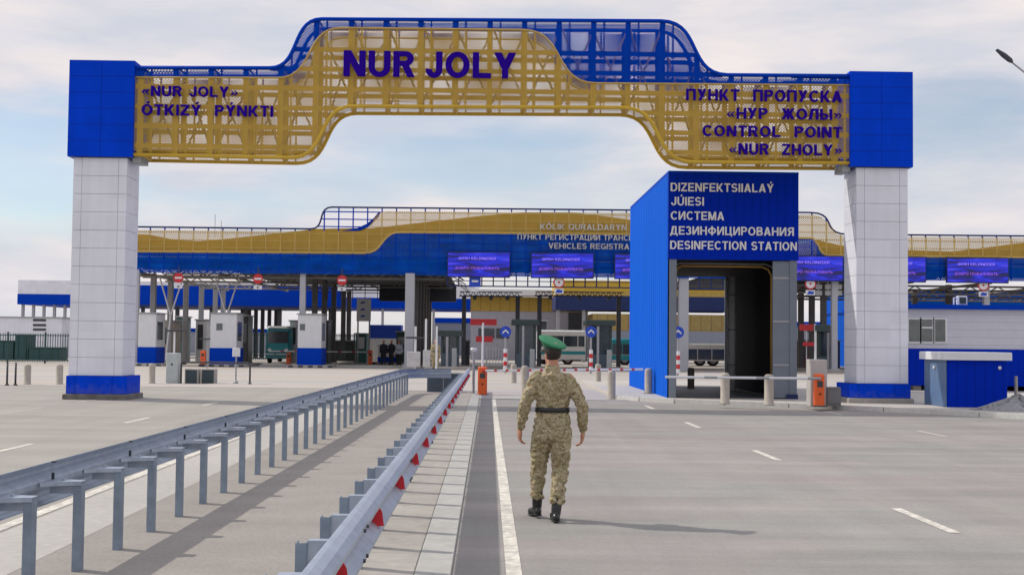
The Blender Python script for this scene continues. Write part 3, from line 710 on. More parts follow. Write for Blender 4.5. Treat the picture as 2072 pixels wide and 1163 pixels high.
# ------------------------------------------------------------------ main canopy
CY = 80.0
cx0 = W(205, 500, CY)[0]; cx1 = 62.0
can = thing('customs_canopy', 'wide gold and blue wavy canopy over the vehicle lanes with lit screens', 'canopy', (0, CY, 0)); CO = (0, CY, 0)
def Q(*pts): return [p if p == 'S' else W(p[0], p[1], CY) for p in pts]
ctop = scurve(Q((205, 458), (628, 463), 'S', (672, 419), (1270, 425), (1640, 430), 'S', (1716, 474), (2900, 485)), .75, 10)
cmid = scurve(Q((205, 508), (735, 512), 'S', (812, 470), (1270, 474), (1638, 482), 'S', (1676, 517), (2900, 528)), .6, 10)
clow = Q((205, 551), (830, 556), (904, 558), (1710, 566), (2900, 576))
gtop = scurve(Q((205, 465), (722, 468), 'S', (785, 428), (1270, 430), (1640, 434), 'S', (1716, 478), (2900, 489)), .6, 10)
gt = gtop
MB(CO).plate(gt+cmid[::-1], CY).build('gold_mesh_panel', M('gold_mesh', (.46, .30, .05), .5, var=.12, scale=1, alpha=(.14, .05)), can)
MB(CO).plate(off(cmid, -.01)+clow[::-1], CY-.01).build('blue_mesh_panel', M('blue_mesh', (.0, .065, .38), .6, spec=.06, var=.3, scale=1.2, streak=((.5, 1, 3), .3), alpha=(.15, .66)), can)
mg = MB(CO); mb = MB(CO); mn = MB(CO); gp = gt+cmid[::-1]; full = ctop+cmid[::-1]; bp_ = cmid+clow[::-1]
x = cx0+.3; i = 0
while x < cx1:
    for a, b in clipline(gp, 0, x): mg.box(x-.035, x+.035, CY-.06, CY-.01, a, b)
    for a, b in clipline(ctop+gt[::-1], 0, x):
        if b-a > .12: mn.box(x-.04, x+.04, CY+.02, CY+.08, a, b)
    for a, b in clipline(bp_, 0, x): mb.box(x-.03, x+.03, CY-.05, CY-.02, a, b)
    x += .905; i += 1
z = 4.6
while z < 10.5:
    for a, b in clipline(gp, 1, z): mg.box(a, b, CY-.05, CY-.012, z-.022, z+.022)
    for a, b in clipline(ctop+gt[::-1], 1, z):
        if b-a > .4: mn.box(a, b, CY+.03, CY+.07, z-.035, z+.035)
    for a, b in clipline(bp_, 1, z): mb.box(a, b, CY-.045, CY-.02, z-.02, z+.02)
    z += .47
mg.build('gold_mullions', GOLDL, can); mb.build('blue_mullions', BLUEB, can); mn.build('blue_top_grid', BLUED, can)
MB(CO).tube([(x, CY+.05, z) for x, z in ctop], .06, 6).build('top_rail', BLUEN, can)
MB(CO).tube([(x, CY, z) for x, z in cmid], .07, 6).build('dividing_trim', GOLDL, can)
MB(CO).plate(Q((690, 467), (722, 461), (742, 452), (756, 440), (766, 428), (770, 428), (764, 440), (750, 455), (728, 466)), CY+.2, .1).build('blue_swoosh', BLUED, can)
# curved gold roofs behind the mesh
for pts in (Q((205, 470), (300, 474), (350, 484), (400, 487), (470, 481), (560, 471), (640, 462), (740, 460)),
            Q((740, 462), (830, 452), (900, 444), (980, 435), (1060, 429), (1160, 429), (1230, 437), (1290, 446), (1400, 460), (1560, 474)),
            Q((1655, 484), (1700, 495), (1760, 502), (1838, 505), (1930, 508), (2000, 500), (2060, 492), (2200, 480), (2400, 482), (2900, 500))):
    bt = [(pts[-1][0], 6.9), (pts[0][0], 6.9)]
    MB(CO).plate(pts+bt, CY+.35, 11.).build('vaulted_roof', GOLD, can)
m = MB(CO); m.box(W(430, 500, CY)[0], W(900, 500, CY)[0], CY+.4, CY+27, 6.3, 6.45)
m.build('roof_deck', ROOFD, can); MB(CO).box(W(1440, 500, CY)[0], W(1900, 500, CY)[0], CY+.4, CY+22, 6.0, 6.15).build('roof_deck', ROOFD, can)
MB(CO).box(cx0+.2, cx1, CY+.4, CY+.6, 6.1, 6.8).build('fascia_backing', BLUED, can)
tr = MB(CO)                                             # roof trusses visible under the canopy
for yy in (81, 86, 92, 98, 104):
    x = cx0+1
    zz = 5.65 if yy < 85 else 5.8
    tr.tube([(x, yy, zz), (W(900, 500, CY)[0], yy, zz)], .07, 5); tr.tube([(x, yy, zz+.55), (W(900, 500, CY)[0], yy, zz+.55)], .07, 5)
    while x < W(880, 500, CY)[0]:
        tr.tube([(x, yy, zz), (x+.9, yy, zz+.55)], .04, 4); tr.tube([(x+.9, yy, zz+.55), (x+1.8, yy, zz)], .04, 4); x += 1.8
for x0_ in (-22, -17, -11.7, 21.5, 27, 32, 38):
    tr.tube([(x0_, CY+.5, 5.8), (x0_, 108, 5.8)], .09, 5)
x = 19.5
for yy in (82, 88, 94):
    tr.tube([(19.5, yy, 5.6), (56, yy, 5.6)], .07, 5); tr.tube([(19.5, yy, 5.1), (56, yy, 5.1)], .07, 5); x = 19.5
    while x < 56: tr.tube([(x, yy, 5.1), (x+.9, yy, 5.6)], .04, 4); tr.tube([(x+.9, yy, 5.6), (x+1.8, yy, 5.1)], .04, 4); x += 1.8
tr.build('roof_truss', M('truss_steel', (.22, .21, .20), .6, var=.2), can)
# hanging dark grid between the screens and the lanes
m = MB(CO); x0_, zt_ = W(905, 556, CY); x1_, zb_ = W(1480, 584, CY)
x = x0_
while x < x1_: m.box(x-.04, x+.04, CY+.2, CY+.26, zb_, zt_+.3); x += .905*.8
m.box(x0_, x1_, CY+.2, CY+.26, zb_-.05, zb_+.03); m.box(x0_, x1_, CY+.21, CY+.25, zb_+.3, zb_+.35)
m.build('hanging_grid', BLUEN, can)
MB(CO).box(W(705, 500, CY)[0], W(905, 500, CY)[0], CY+23, CY+24, 4.9, 6.29).build('dark_band', ROOFD, can)  # added dark box filling the dark strip under the canopy roof
m = MB(CO)
for x0_ in range(-14, -4, 1): m.box(x0_, x0_+.05, CY+22.9, CY+22.99, 4.9, 6.2)
m.box(-14.5, -4, CY+22.85, CY+22.9, 5.5, 5.56); m.build('dark_grille', STEELD, can)
# columns
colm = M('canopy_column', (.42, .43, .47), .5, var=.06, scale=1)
cold = M('canopy_column_grey', (.27, .27, .29), .55, var=.08); colk = M('canopy_column_shaded', (.10, .095, .10), .6, var=.2)  # columns behind the front row darkened, roof shade put into the colour
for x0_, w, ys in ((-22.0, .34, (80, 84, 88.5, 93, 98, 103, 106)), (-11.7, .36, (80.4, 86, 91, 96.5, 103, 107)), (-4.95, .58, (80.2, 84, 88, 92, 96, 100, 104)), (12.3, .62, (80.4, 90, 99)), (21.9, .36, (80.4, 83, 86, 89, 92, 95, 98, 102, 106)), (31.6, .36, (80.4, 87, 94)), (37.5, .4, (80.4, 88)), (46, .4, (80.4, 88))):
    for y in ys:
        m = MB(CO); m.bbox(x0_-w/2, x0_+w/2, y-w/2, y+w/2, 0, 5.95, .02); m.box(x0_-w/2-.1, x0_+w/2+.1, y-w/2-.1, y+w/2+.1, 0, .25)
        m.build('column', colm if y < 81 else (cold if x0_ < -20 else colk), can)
m = MB(CO)
for x0_ in (-20.6, -17.0):                              # V braces
    m.tube([(x0_-.8, 83, 5.8), (x0_, 83, 3.2)], .05, 6); m.tube([(x0_+.8, 83, 5.8), (x0_, 83, 3.2)], .05, 6); m.tube([(x0_, 83, 3.2), (x0_-.25, 83, .3)], .05, 6)
m.build('brace', WHITE, can)
m = MB(CO); cxr, czr = W(435, 462, CY+2); m.tube([(cxr, CY+2, czr-.6), (cxr, CY+2, czr+.9)], .02, 5); m.tube([(cxr+.4, CY+2, czr-.6), (cxr+.4, CY+2, czr+.5)], .02, 5)
m.build('antenna', STEELG, can)
# canopy text
for s_, xl, yb, wpx in (('KÓLIK QURALDARYN TIRKEÝ PÝNKTI', 1093, 464, 310), ('ПУНКТ РЕГИСТРАЦИИ ТРАНСПОРТА', 1047, 484.5, 276), ('VEHICLES REGISTRATION POINT', 1110, 503, 254)):
    a, z_ = W(xl, yb, CY-.1); b, _ = W(xl+wpx, yb, CY-.1); _, z2 = W(xl, yb-11.5, CY-.1)
    text(s_, a, z_, b-a, z2-z_, CY-.1, WLETD, can, CO, depth=.05, weight=.16)
# LED screens
def mkscreen(x0_, label):
    zb_ = W(x0_*0+905, 559, CY-.4)[1]; a = x0_; w = 3.93; h = 1.52; o = (a+w/2, CY-.4, zb_)
    s = thing('led_screen', label, 'screen', o, 'blue LED screens hung along the canopy')
    MB((w/2, 0, 0)).box(0, w, .02, .22, -.04, h+.04).build('housing', BLUEN, s)
    MB((w/2, 0, 0)).box(.05, w-.05, 0, .018, .02, h-.02).build('display', SCREEN, s)
    text('QOSH KELDINIZDER', .7-w/2, h*.70, w*.6, .16, -.004, SCRTXT, s, depth=.004, weight=.13, name='screen_text')
    text('ДОБРО ПОЖАЛОВАТЬ', .5-w/2, h*.30, w*.7, .16, -.004, SCRTXT2, s, depth=.004, weight=.13, name='screen_text')
    return s, o
names = ['leftmost blue LED screen, just right of the thick dark column row', 'second blue LED screen, above the dark green kiosks', 'LED screen cut off by the blue station wall', 'LED screen hidden behind the disinfection station', 'LED screen between the station and the right gate column', 'LED screen partly behind the right gate column', 'rightmost blue LED screen above the white site building']
step = W(1074.5, 540, CY-.4)[0]-W(905, 540, CY-.4)[0]
xs0 = W(905, 540, CY-.4)[0]
s0, so0 = mkscreen(xs0, names[0])
for i in range(1, 7):
    if i == 3: continue
    copy_tree(s0, (so0[0]+step*i, so0[1], so0[2]-.0*i), names[i])
# hanging road signs
def noentry(px, py, label, kind):
    Y = CY-.25; x, z = W(px, py, Y); o = (x, Y, z)
    s = thing('hanging_sign', label, 'road sign', o, 'round signs hung under the canopy')
    m = MB(); m.box(-.03, .03, .04, .08, .2, .75); m.build('hanger', STEELD, s)
    if kind == 'no':
        MB().disc(0, 0, 0, .31).build('disc', RED, s); MB().box(-.22, .22, -.012, -.002, -.06, .06).build('bar', WHITE, s)
        MB().box(-.26, .26, 0, .03, -.66, -.42).build('plate', WHITE, s)
        MB().plate([(-.09, -.5), (.09, -.5), (0, -.62)], -.006, .004).build('arrow', RUBBER, s)
    elif kind == 'blue':
        MB().box(-.36, .36, 0, .03, -.36, .36).build('panel', SIGNB, s); MB().box(-.2, .2, -.012, -.002, -.05, .07).build('bar', WHITE, s)
        MB().box(-.26, .26, 0, .03, -.66, -.42).build('plate', WHITE, s)
    else:
        MB().disc(0, 0, 0, .36).build('disc', RED, s); MB().disc(0, -.008, 0, .28, .006).build('face', WHITE, s); MB().disc(0, -.014, 0, .07, .005).build('mark', RED, s)
        MB().box(-.3, .3, 0, .03, -.72, -.4).build('plate', WHITE, s); MB().plate([(-.22, -.66), (.18, -.66), (.24, -.5), (-.1, -.44)], -.006, .004).build('arrow', SIGNB, s)
noentry(361, 562, 'red no-entry sign above the left booths, leftmost of three', 'no'); noentry(522, 564, 'red no-entry sign hanging in the middle of three', 'no'); noentry(692, 567, 'red no-entry sign nearest the thick dark columns', 'no')
noentry(961, 569, 'square blue sign hanging under the leftmost screen', 'blue')
noentry(1131, 571, 'round white sign with red rim hanging under the second screen', 'r'); noentry(1640, 574, 'round red-rimmed sign hanging right of the station', 'r'); noentry(1990, 577, 'round red-rimmed sign above the white site building', 'r')
for px in (1657, 1676, 1697):
    x, z = W(px, 580, 81.5); m = MB((x, 81.5, z))
    m.box(x-.2, x+.2, 81.5, 81.56, z-.15, z+.15); m.box(x-.2, x+.2, 81.5, 81.56, z-.55, z-.25)
    m.box(x-.03, x+.03, 81.57, 81.6, z-.6, z+.6)
    tag(m.build('lane_plate', WHITE), 'small stacked white lane plate hanging right of the station', 'sign', 'white lane plates right of the station')

# ------------------------------------------------------------------ booths on the islands
def booth(px0, px1, pyt, pym, pyb, label, Y=79.3, win=None):
    x0, zt_ = W(px0, pyt, Y); x1, zm = W(px1, pym, Y); o = ((x0+x1)/2, Y, 0)
    s = thing('control_booth', label, 'booth', o, 'white and blue control booths')
    d = 2.2; kz = .16
    MB(o).bbox(x0-.5, x1+.7, Y-1.0, Y+d+3, 0, kz, .02).build('island', CONC, s)
    MB(o).bbox(x0, x1, Y, Y+d, zm+.002, zt_, .03).build('cabin', WHITE, s)
    MB(o).bbox(x0-.02, x1+.02, Y-.02, Y+d+.02, kz, zm, .02).build('base', BLUED, s)
    MB(o).bbox(x0-.08, x1+.08, Y-.08, Y+d+.08, zt_+.002, zt_+.07, .02).build('roof', GREY, s)
    m = MB(o)
    w_ = MB(o).box(x1+.001, x1+.02, Y+.3, Y+1.6, zm+.45, zt_-.5).build('window', GLASSD, s)
    if win:
        a, zt2 = W(win[0], win[1], Y-.02); b, zb2 = W(win[2], win[3], Y-.02)
        fr = MB(o).box(a, b, Y-.02, Y-.001, zb2, zt2).build('window', GLASS, s)
    k = MB(o); x = x0-.4
    while x < x1+.6: k.box(x, x+.3, Y-1.008, Y-1.001, .01, kz-.01); x += .6
    k.build('kerb_stripes', STEELD, s)
    return s
booth(281, 315, 634, 702, 730, 'white booth with blue base beside the left gate column')
booth(426, 478, 634, 704, 730, 'white booth with a small grey window, right of the orange barrier box', win=(438, 654, 450, 668))
booth(603, 650, 636, 704, 728, 'white booth behind the pale canopy column, beside the teal truck', win=(607, 655, 617, 668))
booth(765, 800, 700, 722, 731, 'low white booth behind the three standing people', Y=92)
def kiosk(px0, px1, pyt, label, Y=78.5, pyb=737):
    x0, zt_ = W(px0, pyt, Y); x1, _ = W(px1, pyt, Y); o = ((x0+x1)/2, Y, 0)
    s = thing('lane_kiosk', label, 'kiosk', o, 'dark green lane kiosks'); zb_ = .18
    MB(o).bbox(x0-.7, x1+.9, Y-2.2, Y+4, 0, .18, .03).build('island', CONC, s)
    MB(o).bbox(x0+.15, x1-.1, Y, Y+1.8, zb_, 1.0, .03).build('body', DKGREY, s)
    for a, b in ((x0+.15, x0+.3), (x1-.25, x1-.1)): MB(o).box(a, b, Y+.02, Y+1.75, 1.002, zt_-.36).build('corner_post', KIOSKD, s)
    MB(o).box(x0+.31, x1-.26, Y+.06, Y+1.7, 1.002, zt_-.36).build('glazing', GLASSD, s)
    MB(o).bbox(x0-.15, x1+.1, Y-.3, Y+2.1, zt_-.35, zt_, .05).build('roof', KIOSKD, s)
    MB(o).cyl(x0+.55, Y-.8, .18, zt_-.4, .08).build('pole', STEELG, s)
    MB(o).bbox(x1-.5, x1-.2, Y-.9, Y-.7, .18, 1.3, .02).build('reader_post', GREY, s)
    return s
kiosk(888, 932, 668, 'dark kiosk beside the thick dark columns, left of the red board')
kiosk(1040, 1088, 646, 'dark green kiosk just left of the walking guard')
kiosk(1190, 1242, 647, 'dark green kiosk right of the guard, next to the blue station wall')
kiosk(1652, 1690, 660, 'dark kiosk under the canopy between station and right column', Y=82)

# dark gantries
for px0, px1, lb in ((930, 1057, 'dark lane gantry left of the green kiosks'), (1083, 1262, 'dark lane gantry above the kiosks right of the guard')):
    Y = 84; x0, zt_ = W(px0, 589, Y); x1, zb_ = W(px1, 600, Y); o = ((x0+x1)/2, Y, 0)
    s = thing('lane_gantry', lb, 'gantry', o, 'dark gantries over the lanes')
    m = MB(o)
    m.box(x0, x1, Y, Y+.08, zt_-.06, zt_); m.box(x0, x1, Y, Y+.08, zb_-.04, zb_+.04); x = x0
    while x < x1-.3: m.tube([(x, Y+.04, zb_), (x+.18, Y+.04, zt_)], .025, 4); m.tube([(x+.18, Y+.04, zt_), (x+.36, Y+.04, zb_)], .025, 4); x += .36
    m.build('beam', BLUEN, s)
    for xx in (x0+.3, x1-.3): MB(o).bbox(xx-.14, xx+.14, Y+.1, Y+.35, 0, zb_, .02).build('post', STEELD, s)
    for xx in (x0+1, (x0+x1)/2, x1-1): MB(o).bbox(xx-.12, xx+.12, Y-.25, Y-.02, zb_-.25, zb_-.05, .02).build('camera_box', KIOSKD, s)

# ------------------------------------------------------------------ background buildings
def building(name, label, cat, loc): return thing(name, label, cat, loc, 'buildings behind the canopy')
Y = 130; x0 = W(36, 600, Y)[0]; x1 = W(960, 600, Y)[0]; z3 = W(90, 567, Y)[1]; z2 = W(90, 595, Y)[1]; z1 = W(90, 616, Y)[1]; o = (x0, Y, 0)
s = building('far_canopy', 'far white canopy with a blue stripe on slim columns', 'canopy', o)
MB(o).box(x0, x1, Y, Y+14, z2+.003, z3).build('white_fascia', PANEL, s); MB(o).box(x0-.03, x1, Y-.03, Y+14, z1, z2).build('blue_fascia', BLUED, s)
x = x0+.4; i = 0
while x < x1:
    MB(o).box(x-.12, x+.12, Y+.3, Y+.6, 0, z1-.002).build('column', STEELG, s)
    x += 1.06 if i < 5 else 5.2; i += 1
Y = 112; x0 = W(262, 600, Y)[0]; x1 = W(690, 600, Y)[0]; z3 = W(480, 579, Y)[1]; z1 = W(480, 623, Y)[1]; o = (x0, Y, 0)
s = building('blue_canopy', 'deep plain blue canopy fascia seen beneath the main canopy', 'canopy', o)
MB(o).box(x0, x1, Y, Y+.5, z1+.2, z3).build('blue_fascia', BLUED, s); MB(o).box(x0, x1, Y-.02, Y+9, z1, z1+.198).build('soffit', BLUEN, s)
x = x0+1
while x < x1: MB(o).box(x-.14, x+.14, Y+.6, Y+.9, 0, z1-.002).build('column', STEELD, s); x += 1.45 if x > -22+6 else 3
# gold inspection hall
Y = 118; x0 = W(952, 600, Y)[0]; x1 = W(1190, 600, Y)[0]; o = (x0, Y, 0)
za = W(1060, 587, Y)[1]; zb_ = W(1060, 601, Y)[1]; zc = W(1060, 630, Y)[1]
s = building('inspection_hall', 'hall with a gold band over pale walls behind the kiosks', 'building', o)
MB(o).box(x0-.6, W(1132, 600, Y)[0], Y-1.2, Y+2, zb_+.1, za).build('awning', WHITE, s)
MB(o).box(x0, x1, Y, Y+10, zc+.003, zb_).build('gold_band', M('gold_band', (.40, .26, .04), .6, stripes=(0, .9, .1, .7), var=.1), s)
MB(o).box(x0+.05, x1, Y+.05, Y+10, 0, zc).build('wall', M('pale_wall', (.36, .36, .42), .7, var=.08), s)
for px0, px1 in ((968, 1000), (1004, 1030)):
    a, b = W(px0, 670, Y)[0], W(px1, 670, Y)[0]; MB(o).box(a, b, Y-.02, Y+.05, W(px0, 684, Y)[1], W(px0, 664, Y)[1]).build('window', GLASSD, s)
a, b = W(1150, 650, Y)[0], W(1186, 650, Y)[0]; MB(o).box(a, b, Y-.03, Y+.05, 0, W(1150, 632, Y)[1]).build('doorway', STEELD, s)
Y = 110; x0 = W(1124, 600, Y)[0]; x1 = W(1485, 600, Y)[0]; o = (x0, Y, 0)
s = building('gold_fascia_hall', 'layered gold and dark blue fascia seen behind and through the station', 'building', o)
zz = [W(1270, q, Y)[1] for q in (573, 590, 605, 628, 636, 668)]
MB(o).box(x0, x1, Y, Y+6, zz[1]+.003, zz[0]+.2).build('gold_band', GOLD, s)
MB(o).box(x0, x1, Y-.05, Y+6, zz[3]+.003, zz[2]+.25).build('navy_band', M('navy_band', (.006, .022, .12), .5, var=.1), s)
MB(o).box(x0, x1, Y+.02, Y+5.9, zz[2]+.255, zz[1]).build('gold_strip', GOLDL, s)
MB(o).box(W(1200, 600, Y)[0], x1, Y+.1, Y+5.9, zz[5], zz[3]-.3).build('lower_gold_band', M('gold_low', (.42, .30, .10), .6, stripes=(0, .9, .08, .65)), s)
for px in (1130, 1182, 1300, 1390, 1478): a = W(px, 600, Y)[0]; MB(o).box(a-.15, a+.15, Y+.15, Y+.5, 0, zz[3]).build('column', STEELG, s)
# service cabins, pumps and stacks of equipment deeper under the canopy
def cabin(px0, px1, pyt, pyb, Y, label, bm, wm, wfrac=(.15, .85, .45, .85), top=None):
    x0, zt_ = W(px0, pyt, Y); x1, _ = W(px1, pyt, Y); o = ((x0+x1)/2, Y, 0); z0 = .16
    s = thing('service_cabin', label, 'cabin', o, 'small service cabins under the canopy')
    MB(o).bbox(x0, x1, Y, Y+2., 0, zt_, .04).build('body', bm, s)
    a, b, c, d = wfrac; MB(o).box(x0+(x1-x0)*a, x0+(x1-x0)*b, Y-.02, Y-.001, zt_*c, zt_*d).build('window', wm, s)
    MB(o).bbox(x0-.08, x1+.08, Y-.1, Y+2.1, zt_+.002, zt_+.1, .02).build('roof', top or GREY, s)
cabin(330, 352, 650, 735, 90, 'beige narrow cabin with a dark window right of the first booth', CREAMB, GLASSD)
cabin(356, 374, 642, 735, 94, 'grey green cabin behind the black crossbar mast', M('grey_green', (.10, .16, .17), .5), GLASSD)
cabin(396, 418, 648, 735, 96, 'pale cabin with a tall dark window left of the windowed booth', WHITE, STEELD, (.2, .7, .3, .9))
cabin(486, 502, 640, 735, 92, 'dark narrow cabin right of the windowed booth', STEELD, GLASSD)
cabin(586, 601, 650, 735, 94, 'pale grey cabin right of the teal truck', WHITE, GLASSD)
cabin(651, 664, 650, 735, 90, 'dark green narrow cabin right of the third booth', KIOSKD, GLASSD)
cabin(668, 716, 690, 735, 104, 'dark low shed behind the brown columns', KIOSKD, STEELD, (.1, .9, .3, .8))
cabin(720, 742, 676, 735, 97, 'small teal cabin below the arrow board', M('dull_teal', (.03, .15, .14), .5), WHITE, (.2, .8, .5, .9))
cabin(802, 822, 672, 735, 92, 'dark green cabin right of the three people', FENCEG, GLASSD)
cabin(934, 950, 690, 738, 90, 'black cabin between the dark kiosk and the red board mast', STEELD, GLASSD)
cabin(1092, 1106, 650, 738, 100, 'dark cabin directly behind the guard cap', STEELD, GLASSD)
cabin(1618, 1638, 690, 738, 92, 'dark red cabin behind the red board mast on the right', M('dull_red', (.16, .02, .02), .5), STEELD)
cabin(1676, 1700, 690, 738, 94, 'dark blue cabin just left of the right column', BLUEN, GLASSD)
x = W(490, 640, 118)[0]; i = 0
while x < W(566, 640, 118)[0]:
    tag(MB((x, 118, 0)).box(x-.16, x+.16, 118, 118.3, 0, W(500, 622, 118)[1]).build('steel_pillar', STEELD), 'slim dark pillar in the row above the teal truck', 'pillar', 'slim dark pillars above the teal truck')['kind'] = 'thing'; x += .62
Y = 150; x0 = W(262, 640, Y)[0]; x1 = W(620, 640, Y)[0]; o = (x0, Y, 0); s = building('far_shed', 'long pale shed far behind the left booths', 'building', o)
MB(o).box(x0, x1, Y, Y+6, 0, W(500, 672, Y)[1]).build('wall', M('pale_far_wall', (.40, .42, .46), .7), s); MB(o).box(x0, x1, Y-.1, Y+6.1, W(500, 672, Y)[1]+.003, W(500, 665, Y)[1]).build('roof', BLUED, s)
Y = 150; x0 = W(880, 640, Y)[0]; x1 = W(1800, 640, Y)[0]; o = (x0, Y, 0); s = building('far_shed', 'long grey shed far behind the central kiosks', 'building', o)
MB(o).box(x0, x1, Y, Y+6, 0, W(1100, 655, Y)[1]).build('wall', M('grey_far_wall', (.22, .24, .30), .7), s); MB(o).box(x0, x1, Y-.1, Y+6.1, W(1100, 655, Y)[1]+.003, W(1100, 645, Y)[1]).build('roof', BLUED, s)
# low white building far left
Y = 104; x0 = W(-60, 650, Y)[0]; x1 = W(125, 650, Y)[0]; zt_ = W(60, 643, Y)[1]; o = (x0, Y, 0)
s = building('low_building', 'low white building with dark louvres behind the green fence', 'building', o)
MB(o).box(x0, x1, Y, Y+8, 0, zt_).build('wall', PANEL, s)
for q in (645, 655, 664): a, z_ = W(67, q, Y); b, z2 = W(93, q+5, Y); MB(o).box(a, b, Y-.03, Y-.001, z2, z_).build('louvre', STEELD, s)
MB(o).box(x0-.1, x1+.1, Y-.1, Y+8.1, zt_+.002, zt_+.1).build('roof', GREY, s)
# hedge far away behind the fence
for px0, px1, pyt, lb in ((-40, 26, 690, 'dark teal skip behind the fence at the left picture edge'), (58, 119, 704, 'dark teal skip behind the fence, beside the gate column'), (30, 54, 678, 'grey green tall bin between the two teal skips')):
    Y = 89; x0, zt_ = W(px0, pyt, Y); x1, _ = W(px1, pyt, Y); o = ((x0+x1)/2, Y, 0); s = thing('skip_container', lb, 'skip', o, 'skips behind the left fence')
    MB(o).bbox(x0, x1, Y, Y+1.8, .12, zt_, .05).build('body', M('dull_teal_steel', (.015, .07, .085), .55, var=.2), s)
    m = MB(o); x = x0+.2
    while x < x1-.1: m.box(x, x+.07, Y-.05, Y-.001, .14, zt_-.06); x += .45
    m.build('ribs', FENCEG, s); MB(o).box(x0-.04, x1+.04, Y-.07, Y+1.85, zt_+.002, zt_+.07).build('rim', FENCEG, s)
# fences
def fence(x0, x1, Y, h, label, mat=FENCEG, pitch=.16, post=2.4):
    o = (x0, Y, 0); s = thing('metal_fence', label, 'fence', o, 'metal bar fences')
    m = MB(o); x = x0
    while x < x1: m.box(x-.022, x+.022, Y, Y+.03, .12, h); x += pitch
    m.box(x0, x1, Y-.01, Y+.04, .2, .26); m.box(x0, x1, Y-.01, Y+.04, h-.16, h-.1); m.build('bars', mat, s)
    x = x0
    while x <= x1: MB(o).box(x-.05, x+.05, Y-.03, Y+.06, 0, h+.08).build('post', mat, s); x += post
fence(W(-60, 700, 83)[0], W(141, 700, 83)[0], 83, 1.95, 'dark green bar fence left of the gate column')
fence(W(655, 700, 100)[0], W(742, 700, 100)[0], 100, 2.2, 'dense dark fence behind the grey columns', KIOSKD, .10)
fence(W(484, 700, 100)[0], W(560, 700, 100)[0], 100, 2.2, 'green fence between the booths and the teal truck')
fence(W(985, 700, 84)[0], W(1030, 700, 84)[0], 84, 1.35, 'short pale picket gate below the red boards', WHITE, .2, 1.2)

# ------------------------------------------------------------------ white and blue site building on the right
Y0 = 46.5; bx0 = W(1822, 700, Y0)[0]; bx1 = bx0+24; o = (bx0, Y0, .1)
s = thing('site_building', 'long white sided building with blue lower wall behind the right column', 'building', o)
zr = W(1950, 588, Y0)[1]; zr1 = W(1950, 626, Y0)[1]; zs = W(1950, 706, Y0)[1]
zs2 = W(1950, 626, Y0)[1]
MB(o).box(bx0, bx1, Y0, Y0+7, zs+.003, zs2).build('upper_wall', SIDING, s)
MB(o).box(bx0-.04, bx1, Y0-.05, Y0+7, .3, zs).build('lower_wall', BLUEF, s)
MB(o).box(bx0-.1, bx1, Y0-.2, Y0+7.3, zs2+.002, zs2+.17).build('roof_edge', BLUED, s)
m = MB(o); x = bx0+.5
while x < bx1: m.bbox(x, x+.3, Y0+.1, Y0+.4, 0, .298, .02); x += 2.2
m.build('footing_blocks', CONC, s)
for px0, px1, bars in ((1838, 1862, None), (1864, 1888, .4), (1891, 1914, None)):
    a, zt_ = W(px0, 646, Y0-.05); b, zb_ = W(px1, 691, Y0-.05)
    f = MB(o).box(a-.05, b+.05, Y0-.05, Y0-.001, zb_-.06, zt_+.06).build('window', WHITE, s)
    g = MB(o).box(a+.02, b-.02, Y0-.06, Y0-.052, zb_, zt_); g.build('pane', GLASS, f)
    if bars: MB(o).box(a+.02, b-.02, Y0-.075, Y0-.061, zt_-.33, zt_-.27).build('glazing_bar', WHITE, f)
# blue hall roofs further back on the right
Y = 100; x0 = W(1722, 590, Y)[0]; o = (x0, Y, 0); s = building('blue_shed', 'blue shed behind the white site building on the right', 'building', o)
MB(o).box(x0, x0+26, Y, Y+8, 0, W(1950, 590, Y)[1]).build('wall', BLUEC, s); MB(o).box(x0-.1, x0+26.1, Y-.1, Y+8.1, W(1950, 590, Y)[1]+.002, W(1950, 586, Y)[1]).build('roof', TEAL, s)
# monitor and white box on the site building roof
x, z = W(1945, 608, 47.5); o = (x, 47.5, z); s = thing('floodlight', 'square floodlight in a white frame on the site building roof', 'floodlight', o)
MB(o).bbox(x-.16, x+.2, 47.4, 47.6, z-.17, z+.17, .02).build('frame', WHITE, s); MB(o).box(x-.1, x+.14, 47.38, 47.399, z-.12, z+.12).build('glass', KIOSKD, s)
MB(o).tube([(x-.28, 47.5, z-.5), (x-.28, 47.5, z+.1), (x-.16, 47.5, z+.1)], .03, 6).build('bracket', WHITE, s)

# blue kiosk in front
Y = 33.9; kx0, kz1 = W(1916, 728, Y); kx1 = W(2038, 728, Y)[0]; kzt = W(1950, 712, Y)[1]; o = (kx0, Y, .12)
s = thing('blue_kiosk', 'windowless blue kiosk with a pale flat roof rim beside the gravel pile', 'kiosk', o)
MB(o).bbox(kx0, kx1, Y, Y+1.75, .12, kz1, .01).build('cabin', BLUEF, s)
MB(o).box(kx0-.012, kx0-.001, Y+.02, Y+1.73, .13, kz1-.01).build('side_sheet', M('slate_sheet', (.10, .17, .30), .5, var=.08, stripes=(1, .2, .02, .8)), s)
MB(o).bbox(kx0-.12, kx1+.1, Y-.1, Y+1.85, kz1+.002, kzt, .02).build('roof_rim', WHITE, s)
a, z_ = W(2022, 744, Y); MB(o).ell((a, Y-.03, z_), .05, .04, .05, 10, 6).build('lamp', WHITE, s)
a, z_ = W(1897, 743, Y+1.); MB(o).ell((kx0-.03, Y+.9, z_), .04, .05, .05, 10, 6).build('lamp', WHITE, s)
